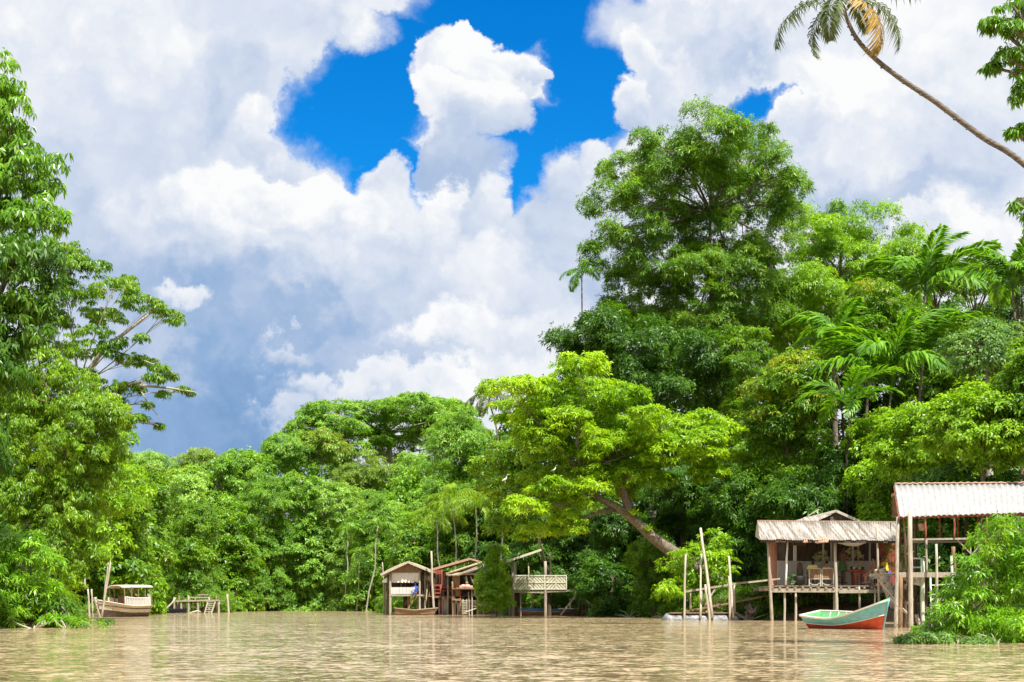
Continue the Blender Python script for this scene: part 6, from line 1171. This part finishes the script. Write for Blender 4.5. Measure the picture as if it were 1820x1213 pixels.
fs = [(i*k+j, i*k+j+1, (i+1)*k+j+1, (i+1)*k+j) for i in range(nn) for j in range(k-1)]; N2 = len(vs); vs += [(a[0], a[1], a[2]-.06) for a in vs]; fs += [tuple(N2+x for x in f[::-1]) for f in fs]
fs += [(i*k, (i+1)*k, N2+(i+1)*k, N2+i*k) for i in range(nn)] + [((i+1)*k+k-1, i*k+k-1, N2+i*k+k-1, N2+(i+1)*k+k-1) for i in range(nn)] + [(j+1, j, N2+j, N2+j+1) for j in range(k-1)] + [(nn*k+j, nn*k+j+1, N2+nn*k+j+1, N2+nn*k+j) for j in range(k-1)]
mb.add(vs, fs, True); mb.build('canopy', M['cream_paint'], rb)
for x in (-2.15, -1.5, -.8, -.1, .5):
    for s in (-1, 1): mb = MB(); mb.beam((x, s*.70*(1 if x < 0 else .85), .6), (x, s*.72*(1 if x < 0 else .85), cz), .055, .055); mb.build('canopy_post', M['brown_wood'], rb)
mb = MB(); planks(mb, (-.2, -.5, 0), (-.2, .5, 0), .7, 1.35, w=.2); mb.beam((-.25, -.6, 1.37), (-.25, .6, 1.37), .06, .08); mb.build('bulkhead', M['brown_wood'], rb); mb = MB(); planks(mb, (-1.9, -.5, 0), (-1.9, .5, 0), .6, 1.4, w=.2); mb.build('bulkhead', M['brown_wood'], rb)
rb.scale = (.87, .87, .87); rb.rotation_euler = (R(2), 0, yaw); rb.location = (PX(214, 82), 82.5, 0)
pg2 = 'poles around the moored river boat'
for a_, b_, r, lb in (((320, 738, -1.2), (416, 172, -1.2), .06, 'longest leaning pole, crossing the bow of the river boat'), ((345, 560, -.6), (388, 215, -.6), .045, 'twin of the longest pole, slightly thinner and shorter'), ((212, 700, 1), (193, 465, 1), .06, 'upright pole in the leaves, outermost from the river boat'), ((250, 690, 1), (228, 468, 1), .055, 'short pole between the outermost pole and the bow'), ((170, 470, 2), (162, 150, 2), .06, 'pale pole high in the leaves behind the bow'), ((276, 600, .6), (270, 545, .6), .05, 'stub of a pole beside the bow stem')):
    p = Rq(*a_); p.z = -.3 if a_[1] > 680 else p.z; tag(MB().pole(p, Rq(*b_), r, r*.75, 7, .02).build('mooring_pole', M['pale_wood']), lb, 'pole', pg2)
# ------------------------------------------------------------------ old landing at the left (distance 114 m)
Gq = Q(114, 120, 960, 5.353)
jt = empty('landing_stage', (Gq(1230, 0).x, 114, 0), 'old grey landing stage with broken top and ladder at the far left bank', 'landing')
for i, zx in enumerate((1015, 1035, 1060, 1082, 1098, 1120, 1150, 1180, 1212, 1243, 1276, 1310, 1345, 1385, 1412, 1440)):
    p = Gq(zx, 700, .3*(i % 3)); p.z = -.4; post(p, Gq(zx+(-1)**i*2, (545, 575, 530, 585)[i % 4], .3*(i % 3)), .07 if i % 3 else .10, ('grey_wood', 'dark_wood', 'brown_wood')[i % 3], jt, None, 6)
mb = MB(); mb.beam(Gq(1030, 582, -.1), Gq(1440, 574, -.1), .08, .12); mb.beam(Gq(1140, 548, .1), Gq(1345, 546, .1), .06, .09); mb.beam(Gq(1240, 522, .2), Gq(1340, 522, .2), .06, .08); deckb(mb, Gq(1030, 0).x, Gq(1440, 0).x, 114.1, 116.5, Gq(0, 574).z, .25, .06); mb.beam(Gq(1050, 640, .2), Gq(1260, 640, .2), .06, .1); part(mb, 'deck', 'grey_wood', jt)
ld = empty('ladder', (Gq(1360, 0).x, 113.6, 0), 'wide leaning ladder of the old landing stage', 'ladder')
part(MB().beam(Gq(1304, 698, -.6), Gq(1342, 570, 0), .09, .07), 'rail', 'grey_wood', ld); part(MB().beam(Gq(1370, 698, -.6), Gq(1412, 570, 0), .10, .07), 'rail', 'grey_wood', ld)
for i in range(6): part(MB().beam(Gq(1310+i*5.5, 682-i*19, -.5+.08*i), Gq(1376+i*5.5, 682-i*19, -.5+.08*i), .05, .06), 'rung', 'grey_wood', ld)
mb = MB(); mb.tube([Gq(1025, 552, -.6), Gq(1000, 595, -.7), Gq(950, 645, -.8), Gq(890, 680, -.9), Gq(835, 702, -1)], [.06, .07, .08, .09, .1], 7); tag(mb.build('curved_pole', M['pale_wood']), 'curved bare pole dipping into the water before the old landing', 'pole')
mb = MB(); mb.tube([Gq(1145, 702, -.9), Gq(1190, 690, -.9), Gq(1240, 676, -.9), Gq(1268, 688, -.9)], [.05, .08, .08, .05], 7); tag(mb.build('floating_branch', M['pale_wood']), 'brown curved branch floating under the old landing', 'branch')
tag(MB().pole(Gq(1538, 695, 0)-Vector((0, 0, .4)), Gq(1520, 515, 0), .09, .07).build('mooring_pole', M['pale_wood']), 'single pole standing past the ladder of the old landing', 'pole')
boat('blue_boat', 'dark blue boat moored in shade between river boat and old landing', 'boat', Vector((Gq(930, 0).x, 113.4, 0)), R(3), 3.2, .8, lambda t: .34, lambda t: -.1, lambda t: .3, ('dark_wood', 'dark_cloth', 'blue_paint', 'dark_cloth'), inside='dark_wood')
tag(MB().pole((PX(561, 60), 60, -.2), P(560, 1092, 60), .012, .022, 7).build('stake', M['frond_dead']), 'tiny yellowish marker stick far out in the open water', 'stake')
rg = random.Random(91)
for i, (px, Y) in enumerate(((60, 44.6), (118, 44.2), (1620, 47.5), (1700, 27.6), (1770, 27.4), (470, 158), (530, 160), (600, 160), (655, 150), (1180, 74), (1330, 66), (1120, 80))):
    c = Vector((PX(px, Y), Y, 0)); mb = MB(); s = .35 + Y/110
    for k in range(5):
        a = c + Vector((0, 0, -.05)); b = a + Vector((rg.uniform(-1, 1)*s, rg.uniform(-.2, .2), rg.uniform(.05, .5)*s)); mb.tube([a, a.lerp(b, .5) + Vector((0, 0, rg.uniform(-.05, .12)*s)), b], [.03*s+.01, .022*s+.006, .008*s], 5, False)
    tag(mb.build('driftwood', M['bark_pale']), 'bare grey twigs and roots caught at the waterline', 'driftwood', 'driftwood twigs along the banks')
# bromeliads on the leaning trunk
for px, py, lb, s_ in ((1126, 917, 'spiky bromeliad growing in the fork of the leaning trunk', 1.0), (1152, 945, 'spiky bromeliad lower down on the leaning trunk', .85), (1058, 912, 'small bromeliad on the bare side limb of the leaning tree', .6)):
    rng2 = np.random.default_rng(int(px)); k = 26; c = np.array(P(px, py, 74.55 if px > 1100 else 74.3)); vs, fs = [], []
    for i in range(k):
        a = i*2.4; e = .25+.9*(i/k); d = np.array([math.cos(a)*math.cos(e), math.sin(a)*math.cos(e), math.sin(e)]); sd_ = np.array([-math.sin(a), math.cos(a), 0]); l = .75*s_*(.8+.3*rng2.random()); m1 = c+d*l*.5; t_ = c+d*l*.95+np.array([0, 0, -.12*l]); b = len(vs); vs += [c-sd_*.02, c+sd_*.02, m1+sd_*.045*s_, m1-sd_*.045*s_, t_]; fs += [[b, b+1, b+2, b+3], [b+3, b+2, b+4]]
    mb = MB(); mb.add(vs, fs); tag(mb.build('bromeliad', M['leaf_lime']), lb, 'bromeliad')
# white birds in the lime tree
M['bird_white'] = rough_mat('bird_white', (.75, .75, .73), (.8, .8, .78), (9, 9, 9), .8, .1)
for px, py, s_, lb in ((898, 852, .7, 'white egret perched upright in the greener outer branches'), (985, 835, .65, 'white egret perched on a limb inside the lime crown')):
    c = P(px, py, 73.5); J = {'body': (c, .085*s_), 'rump': (c+Vector((-.14, .02, -.07))*s_, .06*s_), 'tail': (c+Vector((-.26, .03, -.13))*s_, .02*s_), 'breast': (c+Vector((.10, 0, .07))*s_, .06*s_), 'neck': (c+Vector((.10, 0, .22))*s_, .025*s_), 'crook': (c+Vector((.16, 0, .32))*s_, .025*s_), 'head': (c+Vector((.2, 0, .36))*s_, .035*s_), 'bill': (c+Vector((.33, 0, .35))*s_, .008*s_),
         'leg_a': (c+Vector((-.02, .03, -.14))*s_, .014*s_), 'foot_a': (c+Vector((.0, .03, -.30))*s_, .01*s_)}
    rt = empty('egret', c, lb, 'bird', 'white egrets in the trees'); skin_obj('body', (J, [('body', 'rump'), ('rump', 'tail'), ('body', 'breast'), ('breast', 'neck'), ('neck', 'crook'), ('crook', 'head'), ('head', 'bill'), ('body', 'leg_a'), ('leg_a', 'foot_a')]), 'bird_white', rt, 1)
